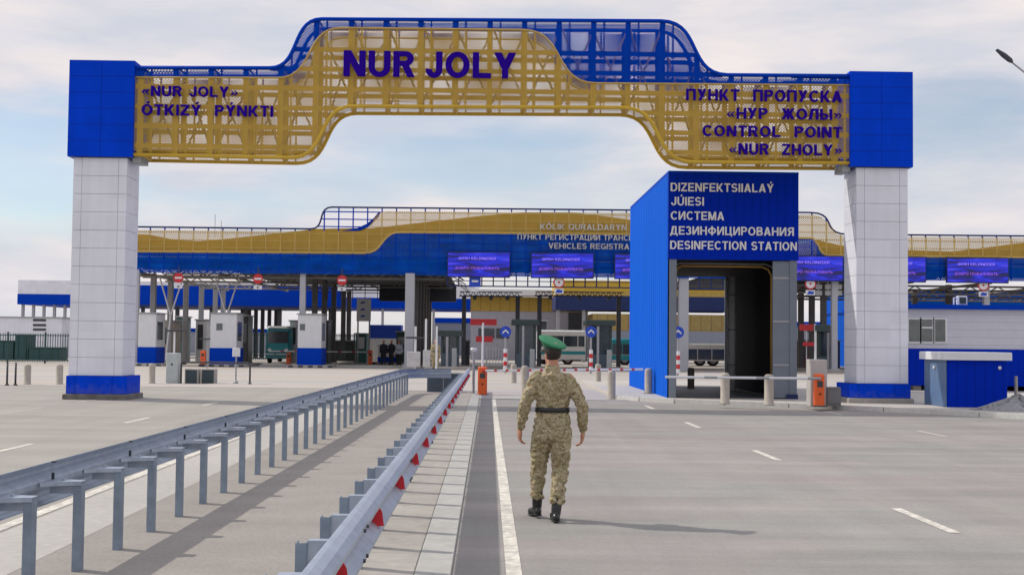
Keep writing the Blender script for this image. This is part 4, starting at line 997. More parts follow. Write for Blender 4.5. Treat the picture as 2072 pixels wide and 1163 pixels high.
# gravel pile
rnd = random.Random(5); gx, gy = W(2075, 830, 32.2)[0], 32.6; m = MB((gx, gy, .1)); vs = []; fs = []; nr, na = 10, 40
for i in range(nr+1):
    r = i/nr
    for k in range(na):
        a = 2*math.pi*k/na; rr = r*(1.05+.12*math.sin(3*a+1)); h = .34*(1-r)**1.1*(1+.25*math.sin(5*a)) + rnd.uniform(-.02, .02)*(1-r)
        vs.append((gx+rr*math.cos(a)*1.15, gy+rr*math.sin(a)*.7, .125+max(0, h)))
for i in range(nr):
    for k in range(na): j = (k+1) % na; fs.append((i*na+k, i*na+j, (i+1)*na+j, (i+1)*na+k))
m.add(vs, fs)
for q in range(420):
    a = rnd.uniform(0, 6.28); r = math.sqrt(rnd.random())*1.1; h = .34*max(0, 1-r)**1.1; sz = rnd.uniform(.01, .032)
    m.ell((gx+r*math.cos(a)*1.15, gy+r*math.sin(a)*.7, .125+h), sz, sz*.8, sz*.7, 5, 3)
go = tag(m.build('gravel_pile', GRAVEL), 'small heap of grey gravel beside the blue kiosk', 'gravel')
x, _ = W(2056, 820, 34.5); m = MB((x, 34.5, .12)); m.cyl(x, 34.5, .12, .95, .045); m.bbox(x-.1, x+.1, 34.4, 34.6, .12, .2, .02)
tag(m.build('marker_post', CREAMB), 'thin pinkish marker post right of the blue kiosk', 'post')

# ------------------------------------------------------------------ bollards
def bollard_mb():
    m = MB(); m.tube([(0, 0, 0), (0, 0, .03), (0, 0, .04), (0, 0, .72), (0, 0, .775), (0, 0, .80)], [.145, .145, .125, .125, .11, .05], 16); return m
bo = bollard_mb().build('bollard', CREAMB, None, True)
bl = [(1237, 808, .0, 58, 'beige bollard on the road edge left of the blue station wall'), (1312, 796, .12, 50, 'beige bollard against the blue station side wall'), (1398, 786, .12, 42, 'beige bollard seen inside the station opening'),
      (1467, 817, .12, 62, 'beige bollard in front of the station, left of two'), (1556, 820, .12, 62, 'beige bollard in front of the station, right of two'), (1062, 803, 0, 62, 'beige bollard half hidden behind the guard'),
      (1210, 777, 0, 40, 'short beige bollard right of the guard, far side'), (1039, 775, 0, 38, 'short beige bollard left of the guard, far side'), (55, 778, 0, 40, 'beige bollard near the left fence, left of two'), (120, 778, 0, 40, 'beige bollard just left of the gate column'), (307, 776, 0, 40, 'beige bollard right of the left gate column')]
for i, (px, py, z, h, lb) in enumerate(bl):
    x, y = G(px, py, z); sc = (h/FPX*y)/.80
    b = bo if i == 0 else bo.copy()
    if i: COL.objects.link(b)
    b.location = (x, y, z); b.scale = (1, 1, sc*1.02); tag(b, lb, 'bollard', 'beige bollards')
# black steel posts and hoop
for i, (px, lb) in enumerate(((14, 'thin black post nearest the left picture edge'), (31, 'thin black post beside the left bollards'))):
    x, y = G(px, 780); m = MB((x, y, 0)); m.cyl(x, y, 0, .80, .035); m.cyl(x, y, 0, .06, .07); m.ell((x, y, .80), .04, .04, .03, 8, 5)
    tag(m.build('steel_post', STEELD, None, True), lb, 'post', 'black steel posts')
x0, y0 = G(366, 776); x1, _ = G(513, 776)
m = MB(((x0+x1)/2, y0, 0)); zt_ = W(440, 733, y0)[1]
m.tube([(x0, y0, 0), (x0, y0, zt_-.08), (x0+.03, y0, zt_-.02), (x0+.1, y0, zt_), (x1-.1, y0, zt_), (x1-.03, y0, zt_-.02), (x1, y0, zt_-.08), (x1, y0, 0)], .035, 8)
m.cyl(x1, y0, 0, .05, .08)
tag(m.build('guard_hoop', STEELD, None, True), 'black hoop rail around the two dark floor boxes', 'barrier rail')
x, y = G(477, 776); o = (x, y, 0); s = thing('sensor_post', 'thin post with a white head between the hoop rail legs', 'post', o)
MB(o).tube([(x, y, 0), (x, y, .06), (x, y, .14)], [.11, .10, .03], 10).build('foot', STEELG, s, True); MB(o).cyl(x, y, .14, 1.05, .03).build('pole', STEELG, s); MB(o).bbox(x-.14, x+.14, y-.08, y+.08, 1.05, 1.38, .02).build('head', WHITE, s)
# pale cabinet and two floor boxes
x0, y0 = G(335, 776); x1, _ = G(361, 776); zt_ = W(348, 714, y0)[1]; o = ((x0+x1)/2, y0, 0); s = thing('control_cabinet', 'pale tall cabinet left of the two dark square boxes', 'cabinet', o)
MB(o).bbox(x0, x1, y0, y0+.45, 0, zt_, .02).build('body', M('pale_green_grey', (.46, .50, .50), .5), s); MB(o).box(x0+.04, x1-.04, y0-.012, y0-.001, .12, zt_-.08).build('door', M('pale_green_grey_door', (.44, .49, .49), .5), s)
MB(o).box((x0+x1)/2-.03, (x0+x1)/2+.03, y0-.03, y0-.013, .7, .78).build('handle', STEELD, s)
for px0, px1, lb in ((373, 402, 'dark square box with a pale frame, nearest the pale cabinet'), (406, 436, 'dark square box with a pale frame, right of its twin')):
    x0, y0 = G(px0, 776); x1, _ = G(px1, 776); zt_ = W(px0, 746, y0)[1]; o = ((x0+x1)/2, y0, 0); s = thing('vent_box', lb, 'box', o, 'dark square boxes on the apron')
    MB(o).bbox(x0, x1, y0+.02, y0+.5, 0, zt_, .015).build('frame', CONCW, s); MB(o).box(x0+.045, x1-.045, y0-.002, y0+.019, .01, zt_-.04).build('panel', M('dark_louvre', (.035, .065, .08), .5, stripes=(2, .07, .02, .5)), s)

# ------------------------------------------------------------------ barriers (orange boxes with arms)
def boom(px, py, hpx, label, arm=None, mast=None, z=0, w=.30):
    x, y = G(px, py, z); h = hpx/FPX*y; o = (x, y, z)
    s = thing('barrier_machine', label, 'barrier', o, 'orange lane barriers')
    MB(o).bbox(x-w/2, x+w/2, y-w/2, y+w/2, z+.03, z+h, .035).build('housing', ORANGE, s)
    MB(o).box(x-w/2-.05, x+w/2+.05, y-w/2-.05, y+w/2+.05, z, z+.028).build('base_plate', STEELD, s)
    MB(o).box(x-w*.28, x+w*.28, y-w/2-.012, y-w/2-.001, z+h*.60, z+h*.78).build('panel', STEELD, s)
    MB(o).box(x-.02, x+.02, y-w/2-.02, y-w/2-.001, z+h*.36, z+h*.42).build('lock', RUBBER, s)
    if mast: MB(o).tube([(x, y, z+h), (x, y, z+mast)], .03, 8).build('mast', WHITE, s)
    if arm:
        dx, dz, n = arm; za_ = z+h*.86; seg = dx/n
        MB(o).tube([(x, y-w/2-.06, za_), (x+dx, y-w/2-.06, za_+dz)], .035, 8).build('arm', WHITE, s)
        m = MB(o)
        for k in range(0, n, 2): m.tube([(x+seg*k, y-w/2-.06, za_+dz*k/n), (x+seg*(k+.5), y-w/2-.06, za_+dz*(k+.5)/n)], .0365, 8, cap=False)
        m.build('arm_stripes', RED if n > 8 else GREY, s)
    return s
boom(976, 799, 57, 'near orange barrier at the end of the red-dotted guardrail', arm=(5.2, .1, 28), mast=2.35)
boom(1657, 822, 66, 'orange barrier in front of the right gate column', arm=(-4.1, 0, 6), mast=None, z=.12, w=.25)
boom(411, 737, 28, 'small orange barrier box left of the blue booth base', z=.16)
boom(584, 737, 24, 'far orange barrier below the teal truck', arm=(-1.6, 0, 4)); boom(749, 738, 30, 'far orange barrier beside the three people', arm=(-7, 0, 14))
# slim posts beside the near barrier
for px, py, zt2, lb in ((1003, 0, 0, ''),): pass
x, y = G(958, 797); o = (x, y, 0); s = thing('sensor_post', 'grey post with a white dome left of the near orange barrier', 'post', o)
zt_ = W(958, 712, y)[1]; MB(o).cyl(x, y, 0, zt_, .04).build('pole', STEELG, s); MB(o).tube([(x, y, zt_), (x, y, zt_+.08), (x, y, zt_+.14)], [.05, .12, .10], 12).build('head', WHITE, s, True)
# tall mast of the right barrier, its cabinets
x0, y0 = G(1641, 822, .12); x0, _ = W(1640, 800, y0+.35); x1, _ = W(1674, 800, y0+.35); zt_ = W(1650, 727, y0+.35)[1]; o = ((x0+x1)/2, y0+.35, .12)
s = thing('control_cabinet', 'tall white cabinet right behind the orange barrier at the right column', 'cabinet', o)
MB(o).bbox(x0, x1, y0+.35, y0+.8, .12, zt_, .02).build('body', M('cabinet_offwhite', (.44, .42, .40), .6), s); a = W(1651, 700, y0+.5)[0]
MB(o).cyl(a, y0+.55, zt_, W(1651, 655, y0+.5)[1], .03).build('mast', WHITE, s)
m = MB(o); m.bbox(a-.02, a+.38, y0+.45, y0+.7, W(1651, 669, y0+.5)[1], W(1651, 656, y0+.5)[1], .02); m.build('camera_housing', KIOSKD, s)
x0, _ = W(1673, 800, y0+.3); x1, _ = W(1702, 800, y0+.3); o = ((x0+x1)/2, y0+.3, .12)
s = thing('control_cabinet', 'low grey cabinet between the orange barrier and the right column', 'cabinet', o)
MB(o).bbox(x0, x1, y0+.3, y0+.7, .12, W(1685, 783, y0+.3)[1], .02).build('body', M('cabinet_grey', (.15, .15, .16), .6), s); MB(o).box(x0+.03, x1-.03, y0+.285, y0+.299, .2, W(1685, 783, y0+.3)[1]-.06).build('door', M('cabinet_grey_door', (.17, .17, .18), .6), s)

# white cabinets / readers at the median end, masts with boards
def mastthing(px, pyb, pyt, label, Y, boards=(), base=None, r=.05):
    x, _ = W(px, pyb, Y); zt_ = W(px, pyt, Y)[1]; o = (x, Y, 0)
    s = thing('lane_mast', label, 'mast', o, 'lane masts with boards')
    MB(o).cyl(x, Y, 0, zt_, r).build('pole', WHITE if r > .04 else STEELG, s)
    for (a, b, c, d, mt, nm) in boards:
        x0, z0 = W(a, c, Y-.1); x1, z1 = W(b, d, Y-.1); MB(o).bbox(x0, x1, Y-.18, Y-.08, z1, z0, .01).build(nm, mt, s)
    if base:
        a, b, c, d = base; x0, z0 = W(a, c, Y-.3); x1, z1 = W(b, d, Y-.3); MB(o).bbox(x0, x1, Y-.4, Y+.1, max(z1, 0), z0, .02).build('cabinet', M('reader_white', (.50, .50, .50), .6), s)
mastthing(840, 745, 660, 'white mast with a black crossbar and white cabinet at its foot', 60, [(821, 858, 681, 685, STEELD, 'crossbar')], (824, 850, 711, 742))
mastthing(861, 745, 645, 'taller white mast beside the black crossbar mast', 60, (), (856, 870, 708, 742))
mastthing(883, 740, 660, 'short white mast behind the stocky camouflaged guard', 66)
mastthing(976, 742, 645, 'mast carrying two red lamp boards left of the blue round sign', 70, [(952, 1005, 645, 658, LITR, 'lamp_board'), (963, 997, 680, 692, LITR, 'lamp_board')])
mastthing(352, 735, 668, 'white mast with a black crossbar behind the left cabinet', 70, [(335, 372, 667, 671, STEELD, 'crossbar')])
mastthing(420, 735, 680, 'mast with a short black crossbar left of the windowed booth', 70, [(404, 426, 684, 687, STEELD, 'crossbar')], r=.03)
mastthing(1632, 735, 655, 'red lamp board mast between station and right column', 72, [(1618, 1650, 656, 669, LITR, 'lamp_board'), (1625, 1648, 692, 700, LITR, 'lamp_board')], r=.03)
def roundsign(px, py, label, Y=70, stripes=True):
    x, z = W(px, py, Y); o = (x, Y, 0); s = thing('lane_sign', label, 'road sign', o, 'blue round lane signs')
    MB(o).cyl(x, Y+.05, 0, z, .05).build('pole', STEELG, s)
    MB(o).disc(x, Y-.03, z, .31).build('disc', SIGNB, s)
    MB(o).add([(x-.17, Y-.045, z-.02), (x, Y-.045, z+.14), (x+.17, Y-.045, z-.02), (x+.17, Y-.045, z-.12), (x, Y-.045, z+.04), (x-.17, Y-.045, z-.12)], [(0, 1, 4, 5), (1, 2, 3, 4)]).build('arrow', WHITE, s)
    zz = .2; m = MB(o); w = MB(o); k = 0
    while zz < 1.35: (m if k % 2 else w).tube([(x, Y-.1, zz), (x, Y-.1, zz+.22)], .10, 10); zz += .23; k += 1
    m.build('red_bands', RED, s); w.build('white_bands', WHITE, s)
roundsign(1023, 671, 'blue round sign on a banded post left of the guard'); roundsign(1196, 671, 'blue round sign on a banded post right of the guard'); roundsign(1372, 672, 'blue round sign on a banded post seen through the station', 66)
# island kerb line far left / long low kerb
for px0, px1, lb in ((525, 828, 'long low pale kerb across the left lanes'),):
    x0, y = G(px0, 741); x1, _ = G(px1, 741); struct(MB().box(x0, x1, y, y+.3, 0, .15).build('lane_kerb', KERBM))

# white and blue signboard with arrows
Y = 95; x0, zt_ = W(722, 604, Y); x1, zb_ = W(750, 650, Y); o = ((x0+x1)/2, Y, 0); s = thing('direction_board', 'white board with dark arrows right of the brown columns', 'sign', o)
MB(o).box(x0, x1, Y, Y+.1, zb_, zt_).build('panel', WHITE, s)
for xx in (x0+.1, x1-.1): MB(o).cyl(xx, Y+.16, 0, zb_+.5, .06).build('post', STEELG, s)
for k in range(3):
    z_ = zt_-.3-.5*k; MB(o).plate([(x0+.2, z_-.1), (x0+.45, z_+.1), (x0+.7, z_-.02), (x0+.45, z_-.05)], Y-.012, .01).build('arrow', BLUED, s)

# ------------------------------------------------------------------ vehicles
def wheel(par, o, x, y, r, axis='x', w=.26):
    d = Vector((w/2, 0, 0)) if axis == 'x' else Vector((0, w/2, 0)); c = Vector((x, y, r))
    t = MB(o).tube([c-d, c-d*.8, c+d*.8, c+d], [r*.9, r, r, r*.9], 20).build('wheel', RUBBER, par); MB(o).tube([c-d*1.04, c+d*1.04], r*.55, 14).build('rim', STEELG, t)
# teal truck front, facing the camera
Y = 92; x0, zt_ = W(538, 659, Y); x1, _ = W(586, 659, Y); o = ((x0+x1)/2, Y, 0); s = thing('parked_truck', 'teal truck with a white windshield visor facing the camera', 'truck', o)
w = x1-x0
MB(o).bbox(x0, x1, Y+.25, Y+1.9, .45, 2.55, .12).build('cab', TEAL, s)
MB(o).bbox(x0-.05, x1+.05, Y+2.1, Y+7.5, .8, zt_-.05, .08).build('cargo_box', WHITE, s)
MB(o).bbox(x0+.06, x1-.06, Y+.1, Y+1.6, 2.5, zt_, .12).build('visor', WHITE, s)
MB(o).box(x0+.1, x1-.1, Y+.2, Y+.249, 1.45, 2.3).build('windshield', GLASSD, s)
MB(o).bbox(x0-.02, x1+.02, Y+.1, Y+.4, .35, .75, .05).build('bumper', M('teal_bumper', (.05, .22, .26), .5), s)
for xx in (x0+.25, x1-.25): MB(o).disc(xx, Y+.21, .95, .13, .04, 12).build('headlight', WHITE, s)
for xx in (x0+.15, x1-.15):
    for yy in (Y+1., Y+5.5): wheel(s, o, xx, yy, .48)
# white bus seen from the side behind the guard
def bus(px0, px1, pyt, Y, label, body, band):
    x0, zt_ = W(px0, pyt, Y); x1, _ = W(px1, pyt, Y); o = ((x0+x1)/2, Y, 0); s = thing('parked_bus', label, 'bus', o, 'parked buses behind the kiosks')
    MB(o).bbox(x0, x1, Y, Y+2.5, .4, zt_, .12).build('body', body, s); MB(o).box(x0+.12, x1-.12, Y-.02, Y-.001, zt_-1.25, zt_-.45).build('window_band', GLASSD, s)
    m = MB(o); x = x0+.9
    while x < x1-.3: m.box(x-.03, x+.03, Y-.03, Y-.021, zt_-1.25, zt_-.45); x += 1.1
    m.build('window_pillars', body, s); MB(o).box(x0+.05, x1-.05, Y-.015, Y-.001, .8, 1.05).build('stripe', band, s)
    for xx in (x0+1.1, x1-1.4):
        wheel(s, o, xx, Y+.2, .46, 'y')
bus(1088, 1186, 667, 98, 'white bus with dark windows parked behind the guard', WHITE, TEAL)
bus(1236, 1345, 684, 98, 'teal and white bus half hidden by the blue station wall', TEAL, WHITE)
bus(1388, 1480, 694, 98, 'low white bus with a blue stripe seen through the station', WHITE, BLUED)
Y = 108; x0, zt_ = W(748, 664, Y); x1, _ = W(812, 664, Y); o = ((x0+x1)/2, Y, 0); s = thing('container', 'blue topped white container between the columns', 'container', o)
MB(o).bbox(x0, x1, Y, Y+2.4, 0, 1.9, .03).build('lower_body', WHITE, s); MB(o).bbox(x0, x1, Y, Y+2.4, 1.903, zt_+.3, .03).build('upper_body', SIGNB, s)

# ------------------------------------------------------------------ street lamp, upper right
YL_ = 32.0; hx, hz = W(2016, 101, YL_); mx_, mz = W(2048, 127, YL_); ex_, ez = W(2110, 176, YL_); pxx = ex_+1.2; o = (pxx, YL_, .12)
s = thing('street_lamp', 'slim street lamp head reaching in from the upper right edge', 'street lamp', o)
MB(o).tube([(pxx, YL_, .12), (pxx, YL_, ez-1.2), (pxx-.12, YL_, ez-.7), (ex_, YL_, ez), (mx_, YL_, mz)], [.10, .07, .05, .03, .022], 10).build('pole', STEELG, s, True)
d = Vector((hx-mx_, 0, hz-mz)); up = Vector((-d.z, 0, d.x)).normalized()*-1
m = MB(o); c0 = Vector((mx_, YL_, mz)); vs = []
for tt, w_, h_ in ((0, .04, .03), (.15, .09, .05), (.55, .10, .05), (1, .06, .02)):
    p = c0+d*tt; vs += [p+Vector((0, -w_, 0))-up*h_*.4, p+Vector((0, w_, 0))-up*h_*.4, p+Vector((0, w_*.8, 0))+up*h_, p+Vector((0, -w_*.8, 0))+up*h_]
fs = [(0, 1, 2, 3), (12, 13, 14, 15)]
for i in range(3):
    for k in range(4): j = (k+1) % 4; fs.append((i*4+k, i*4+j, i*4+4+j, i*4+4+k))
m.add(vs, fs); m.build('lamp_head', STEELD, s)

# ------------------------------------------------------------------ people
def remesh(mb, vox, name, mat, parent, wrinkle=0., wf=10, smooth_it=4, sub=False):
    o = mb.build(name, mat, parent)
    md = o.modifiers.new('r', 'REMESH'); md.mode = 'VOXEL'; md.voxel_size = vox; md.use_smooth_shade = True
    sm = o.modifiers.new('s', 'SMOOTH'); sm.factor = .6; sm.iterations = smooth_it
    me = evald(o); old = o.data; o.modifiers.clear(); o.data = me; me.name = name
    if not me.materials: me.materials.append(mat)
    if wrinkle:
        me.update()
        ns = [v.normal.copy() for v in me.vertices]
        for v, n in zip(me.vertices, ns):
            p = v.co; a = noise.noise(Vector((p.x*wf, p.y*wf, p.z*wf*1.9)))+.5*noise.noise(Vector((p.x*wf*2.3+5, p.y*wf*2.3, p.z*wf*4)))
            a = 1-abs(a)*2.2
            v.co = p+n*(a*wrinkle-wrinkle*.5)
    me.polygons.foreach_set('use_smooth', [True]*len(me.polygons)); me.update()
    return o
def limb(mb, pts, rs, n=14):
    """tapered limb with rounded ends and interpolated joints"""
    P_ = [Vector(p) for p in pts]; out_p = []; out_r = []
    for i in range(len(P_)-1):
        for k in range(6):
            t = k/6; out_p.append(P_[i].lerp(P_[i+1], t)); out_r.append(rs[i]+(rs[i+1]-rs[i])*(t*t*(3-2*t)))
    out_p.append(P_[-1]); out_r.append(rs[-1])
    mb.tube(out_p, out_r, n); mb.ell(out_p[0], rs[0], rs[0], rs[0], 12, 8); mb.ell(out_p[-1], rs[-1], rs[-1], rs[-1], 12, 8)
def hand(mb, wrist, dirv, back, side):
    """palm + five fingers. dirv: along the fingers, back: normal of the hand's back, side=+1 thumb towards dirv x back"""
    d = Vector(dirv).normalized(); b = Vector(back); b = (b-d*b.dot(d)).normalized(); s_ = d.cross(b)*side
    w = Vector(wrist); i0 = len(mb.v)
    R3 = Matrix((s_, b, d)).transposed()
    mb.ell(w+d*.045, .042, .018, .055, 14, 10, R3)
    for k, (off_, ln) in enumerate(((.030, .075), (.010, .083), (-.011, .077), (-.031, .060))):
        p0 = w+d*.082+s_*off_; p1 = p0+d*ln*.42-b*.006; p2 = p1+d*ln*.30-b*.020; p3 = p2+d*ln*.16-b*.022
        mb.tube([p0-d*.02, p0, p1, p2, p3, p3-b*.004], [.0095, .0095, .0088, .008, .0068, .004], 8)
    t0 = w+d*.022+s_*.034; t1 = t0+s_*.024+d*.03-b*.008; t2 = t1+s_*.006+d*.03-b*.010
    mb.tube([w+d*.01+s_*.015, t0, t1, t2, t2+d*.004], [.014, .013, .0105, .009, .005], 8)
    for q in range(i0, len(mb.v)): mb.v[q] = w+(mb.v[q]-w)*1.12
def person(label, loc, rz, pose='walk', top=CAMO, legs=CAMO, cap=True, hi=True, scale=1., group=None, build=.95):
    s = thing('person', label, 'person', loc, group, rz); s.scale = (scale,)*3
    v = .006 if hi else .02; B = build
    # joints
    if pose == 'walk':
        hipL, hipR = Vector((-.085, 0, .90)), Vector((.085, 0, .90))
        knL, knR = Vector((-.125, .14, .50)), Vector((.085, -.01, .49)); anL, anR = Vector((-.135, .17, .10)), Vector((.035, -.16, .085))
        toeL, toeR = Vector((-.185, .36, .035)), Vector((.03, .09, .03))
        shL, shR = Vector((-.163, -.015, 1.396)), Vector((.165, .015, 1.378)); elL, elR = Vector((-.265, -.05, 1.14)), Vector((.29, -.06, 1.12)); wrL, wrR = Vector((-.31, .07, .895)), Vector((.305, .03, .885))
    else:
        hipL, hipR = Vector((-.085, 0, .90)), Vector((.085, 0, .90)); knL, knR = Vector((-.10, .01, .49)), Vector((.10, .01, .49)); anL, anR = Vector((-.11, -.02, .085)), Vector((.11, -.02, .085))
        toeL, toeR = Vector((-.14, .17, .03)), Vector((.14, .17, .03))
        shL, shR = Vector((-.175, 0, 1.405)), Vector((.175, 0, 1.405)); elL, elR = Vector((-.24, -.03, 1.13)), Vector((.24, -.03, 1.13)); wrL, wrR = Vector((-.23, .08, .89)), Vector((.23, .08, .89))
    # --- body: one continuous skin surface
    b = MB()
    b.loft([(0, .0, .86, .12, .085), (0, 0, .95, .15, .10), (0, 0, 1.08, .13, .085), (0, 0, 1.25, .155, .10), (0, 0, 1.38, .165, .095), (0, -.005, 1.44, .10, .075)], 18)
    b.loft([(0, -.005, 1.42, .062, .062), (0, .0, 1.48, .056, .058), (0, .01, 1.56, .055, .06)], 16)
    hc = Vector((0, .02, 1.62)); yaw = R(30) if pose == 'walk' else 0; RZ = Matrix.Rotation(yaw, 3, 'Z')
    b.ell(hc+Vector((0, -.008, .025)), .076, .095, .098, 20, 14, RZ); b.ell(hc+RZ @ Vector((0, .028, -.045)), .058, .066, .074, 16, 12, RZ)
    b.ell(hc+RZ @ Vector((0, .092, -.088)), .022, .018, .018, 10, 8)
    b.tube([hc+RZ @ Vector((0, .092, .015)), hc+RZ @ Vector((0, .112, -.03))], [.009, .015], 8)
    b.ell(hc+RZ @ Vector((0, .098, -.062)), .022, .008, .006, 10, 6)
    for q in (-1, 1):
        b.ell(hc+RZ @ Vector((q*.080, -.004, -.012)), .010, .019, .032, 10, 8, RZ); b.ell(hc+RZ @ Vector((q*.03, .084, .012)), .013, .010, .008, 8, 6)
    for sh, el, wr in ((shL, elL, wrL), (shR, elR, wrR)): limb(b, [sh, el, wr], [.052, .040, .027], 12)
    limb(b, [hipL, knL, anL], [.085, .055, .038], 12); limb(b, [hipR, knR, anR], [.085, .055, .038], 12)
    hand(b, wrL+(wrL-elL).normalized()*.015, (wrL-elL).normalized()+Vector((.10, .10, -.25)), Vector((-1, -.4, 0)), 1)
    hand(b, wrR+(wrR-elR).normalized()*.015, (wrR-elR).normalized()+Vector((-.10, .10, -.25)), Vector((1, -.4, 0)), -1)
    remesh(b, .0055 if hi else .015, 'body', SKIN, s, smooth_it=2)
    # eyes are dark dots, brows
    m = MB()
    for q in (-1, 1): m.ell(hc+RZ @ Vector((q*.03, .092, .012)), .008, .005, .005, 8, 6)
    m.build('eyes', HAIR, s)
    # --- jacket
    j = MB()
    j.loft([(0, .01, 1.475, .068, .068), (0, .0, 1.445, .085, .078), (0, -.002, 1.43, .13*B, .09), (0, -.006, 1.405, .175*B, .103), (0, -.01, 1.34, .192*B, .118*B), (0, -.01, 1.25, .186*B, .122*B), (0, -.005, 1.16, .175*B, .115*B), (0, 0, 1.10, .165*B, .108*B),
            (0, 0, 1.075, .158*B, .102*B), (0, 0, 1.045, .168*B, .11*B), (0, 0, .98, .186*B, .122*B), (0, 0, .90, .197*B, .13*B), (0, 0, .80, .203*B, .135*B), (0, 0, .785, .195*B, .128*B)], 28)
    for sh, el, wr in ((shL, elL, wrL), (shR, elR, wrR)):
        sg = -1 if sh.x < 0 else 1; c = wr+(wr-el).normalized()*-.012
        limb(j, [sh+Vector((-sg*.01, 0, .0)), sh.lerp(el, .45), el, el.lerp(c, .55), c], [.064, .066, .057, .054, .045], 16)
    j.loft([(0, -.002, 1.445, .078, .074), (0, .008, 1.52, .069, .068)], 18)
    remesh(j, .0085 if hi else .02, 'jacket', top, s, .013 if hi else 0, 7.5, 3)
    # --- trousers
    p = MB()
    p.loft([(0, 0, 1.0, .15, .10), (0, 0, .93, .178*B, .122*B), (0, -.005, .85, .19*B, .13*B), (0, 0, .78, .18*B, .12*B)], 24)
    for hp, kn, an in ((hipL, knL, anL), (hipR, knR, anR)):
        t = kn.lerp(an, .62); t2 = kn.lerp(an, .36)
        limb(p, [hp+Vector((0, 0, -.04)), hp.lerp(kn, .55), kn, t2, t], [.112*B, .104*B, .084*B, .074*B, .070], 18)
        tb = kn.lerp(an, .70); p.ell(tb, .078, .080, .045, 16, 10)
    remesh(p, .0085 if hi else .02, 'trousers', legs, s, .018 if hi else 0, 7, 3)
    # --- boots
    for an, kn, toe in ((anL, knL, toeL), (anR, knR, toeR)):
        q = MB(); d = toe-an; d.z = 0; d.normalize(); tl = (toe.z-an.z)
        top_ = an.lerp(kn, .42); limb(q, [top_, an.lerp(kn, .12), an+Vector((0, 0, -.01))], [.054, .050, .046], 16)
        RR = Matrix((Vector((d.y, -d.x, 0)), d, Vector((0, 0, 1)))).transposed()
        q.ell(an+d*-.02+Vector((0, 0, -.035)), .040, .055, .045, 14, 10, RR); q.ell(an+d*.07+Vector((0, 0, -.035)), .042, .085, .040, 14, 10, RR); q.ell(toe+d*-.035+Vector((0, 0, .012)), .046, .062, .036, 14, 10, RR)
        remesh(q, .007 if hi else .02, 'boot', LEATHER, s, smooth_it=3)
        h_ = MB(); h_.ell(an+d*-.02+Vector((0, 0, -.066)), .043, .058, .014, 14, 6, RR); h_.ell(toe+d*-.05+Vector((0, 0, -.018)), .048, .095, .014, 14, 6, RR); h_.build('sole', RUBBER, s, True)
    # --- belt
    m = MB(); n = 32; vs = []; fs = []
    for z_, k in ((1.055, .0), (1.055, .012), (1.10, .012), (1.10, .0)):
        for i in range(n):
            a = 2*math.pi*i/n; ca, sa = math.cos(a), math.sin(a); e = .82
            vs.append(((.170*B+k)*math.copysign(abs(ca)**e, ca), (.113*B+k)*math.copysign(abs(sa)**e, sa), z_))
    for r_ in range(3):
        for i in range(n): jn = (i+1) % n; fs.append((r_*n+i, r_*n+jn, (r_+1)*n+jn, (r_+1)*n+i))
    m.add(vs, fs); m.build('belt', LEATHER, s, True)
    # --- hair
    m = MB(); m.ell(hc+Vector((0, -.018, .028)), .0815, .095, .098, 20, 14, RZ)
    h = m.build('hair', HAIR, s, True)
    import bmesh
    bmm = bmesh.new(); bmm.from_mesh(h.data); bmesh.ops.delete(bmm, geom=[v_ for v_ in bmm.verts if (v_.co.y-hc.y > .030) or v_.co.z < hc.z-.075 or v_.co.z > hc.z+.085], context='VERTS'); bmm.to_mesh(h.data); bmm.free()
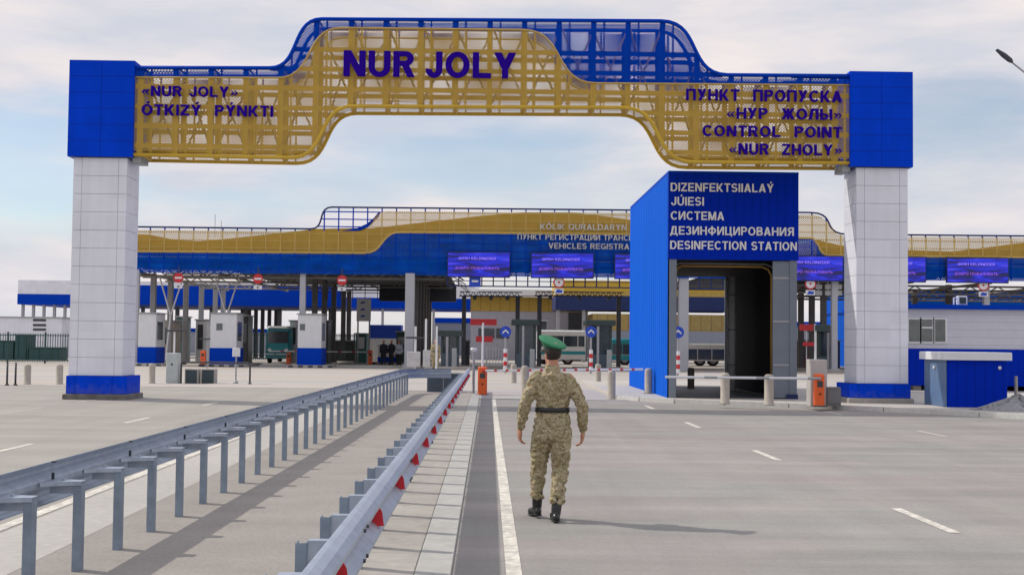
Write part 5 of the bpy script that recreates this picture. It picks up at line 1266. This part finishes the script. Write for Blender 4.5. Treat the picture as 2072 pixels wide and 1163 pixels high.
    if cap:
        CR = Matrix.Rotation(R(20), 3, 'Y') @ Matrix.Rotation(R(17), 3, 'X') @ RZ if hi else Matrix.Rotation(R(6), 3, 'X')
        c0 = hc+Vector((0, .0, .062))
        m = MB(); n = 28; vs = []; fs = []
        prof = [(.086, .100, -.02), (.090, .104, .022)]
        for rx, ry, z_ in prof:
            for i in range(n): a = 2*math.pi*i/n; vs.append(c0+Vector((rx*math.cos(a), ry*math.sin(a), z_)))
        for i in range(n): jn = (i+1) % n; fs.append((i, jn, n+jn, n+i))
        m.add(vs, fs); cb = m.build('cap_band', CAPB, s, True)
        m = MB(); vs = []; fs = []; c1 = c0+Vector((0, .012, .058))
        prof = [(.090, .104, -.046), (.115, .128, -.026), (.141, .150, -.006), (.146, .154, .003), (.138, .146, .009), (.10, .11, .013), (.05, .05, .016), (.004, .004, .015)]
        for k, (rx, ry, z_) in enumerate(prof):
            for i in range(n):
                a = 2*math.pi*i/n; q = Vector((rx*math.cos(a), ry*math.sin(a), z_))
                if k > 0: q = CR @ q
                vs.append(c1+q)
        for k in range(len(prof)-1):
            for i in range(n): jn = (i+1) % n; fs.append((k*n+i, k*n+jn, (k+1)*n+jn, (k+1)*n+i))
        fs.append(tuple(range((len(prof)-1)*n, len(prof)*n))); m.add(vs, fs); m.build('cap_crown', CAPG, s, True)
        m = MB(); vs = []; fs = []                       # visor at the front
        for k, (r1, z_) in enumerate(((.088, -.012), (.125, -.040))):
            for i in range(11): a = R(25+13*i); vs.append(c0+RZ @ Vector((r1*math.cos(a)*.95, .01+r1*math.sin(a)*1.12, z_)))
        for i in range(10): fs.append((i, i+1, 12+i, 11+i))
        m.add(vs, fs); m.build('visor', LEATHER, s, True)
    return s
bx, by = G(1115, 1052)
person('person in camouflage uniform and green peaked cap walking away down the road', (bx+.0, 12.55, .008), 0)
for px, pyb, tp, lg, lb in ((776, 737, DKCLOTH, DKCLOTH, 'person in dark clothes standing left of three by the low booth'), (792, 737, DKCLOTH, DKCLOTH, 'person in dark clothes standing in the middle of three'), (807, 737, WHCLOTH, DKCLOTH, 'person in a pale shirt standing right of three')):
    y = 87.5; x = W(px, 720, y)[0]; person(lb, (x, y, .014), R(180 if px != 792 else 150), 'stand', tp, lg, False, False, 1., 'people standing by the low booth')
x = W(881, 720, 74)[0]; person('person in camouflage standing between the white masts and dark kiosk', (x, 74, .014), R(180), 'stand', CAMO, CAMO, False, False, 1.03, None, 1.3)
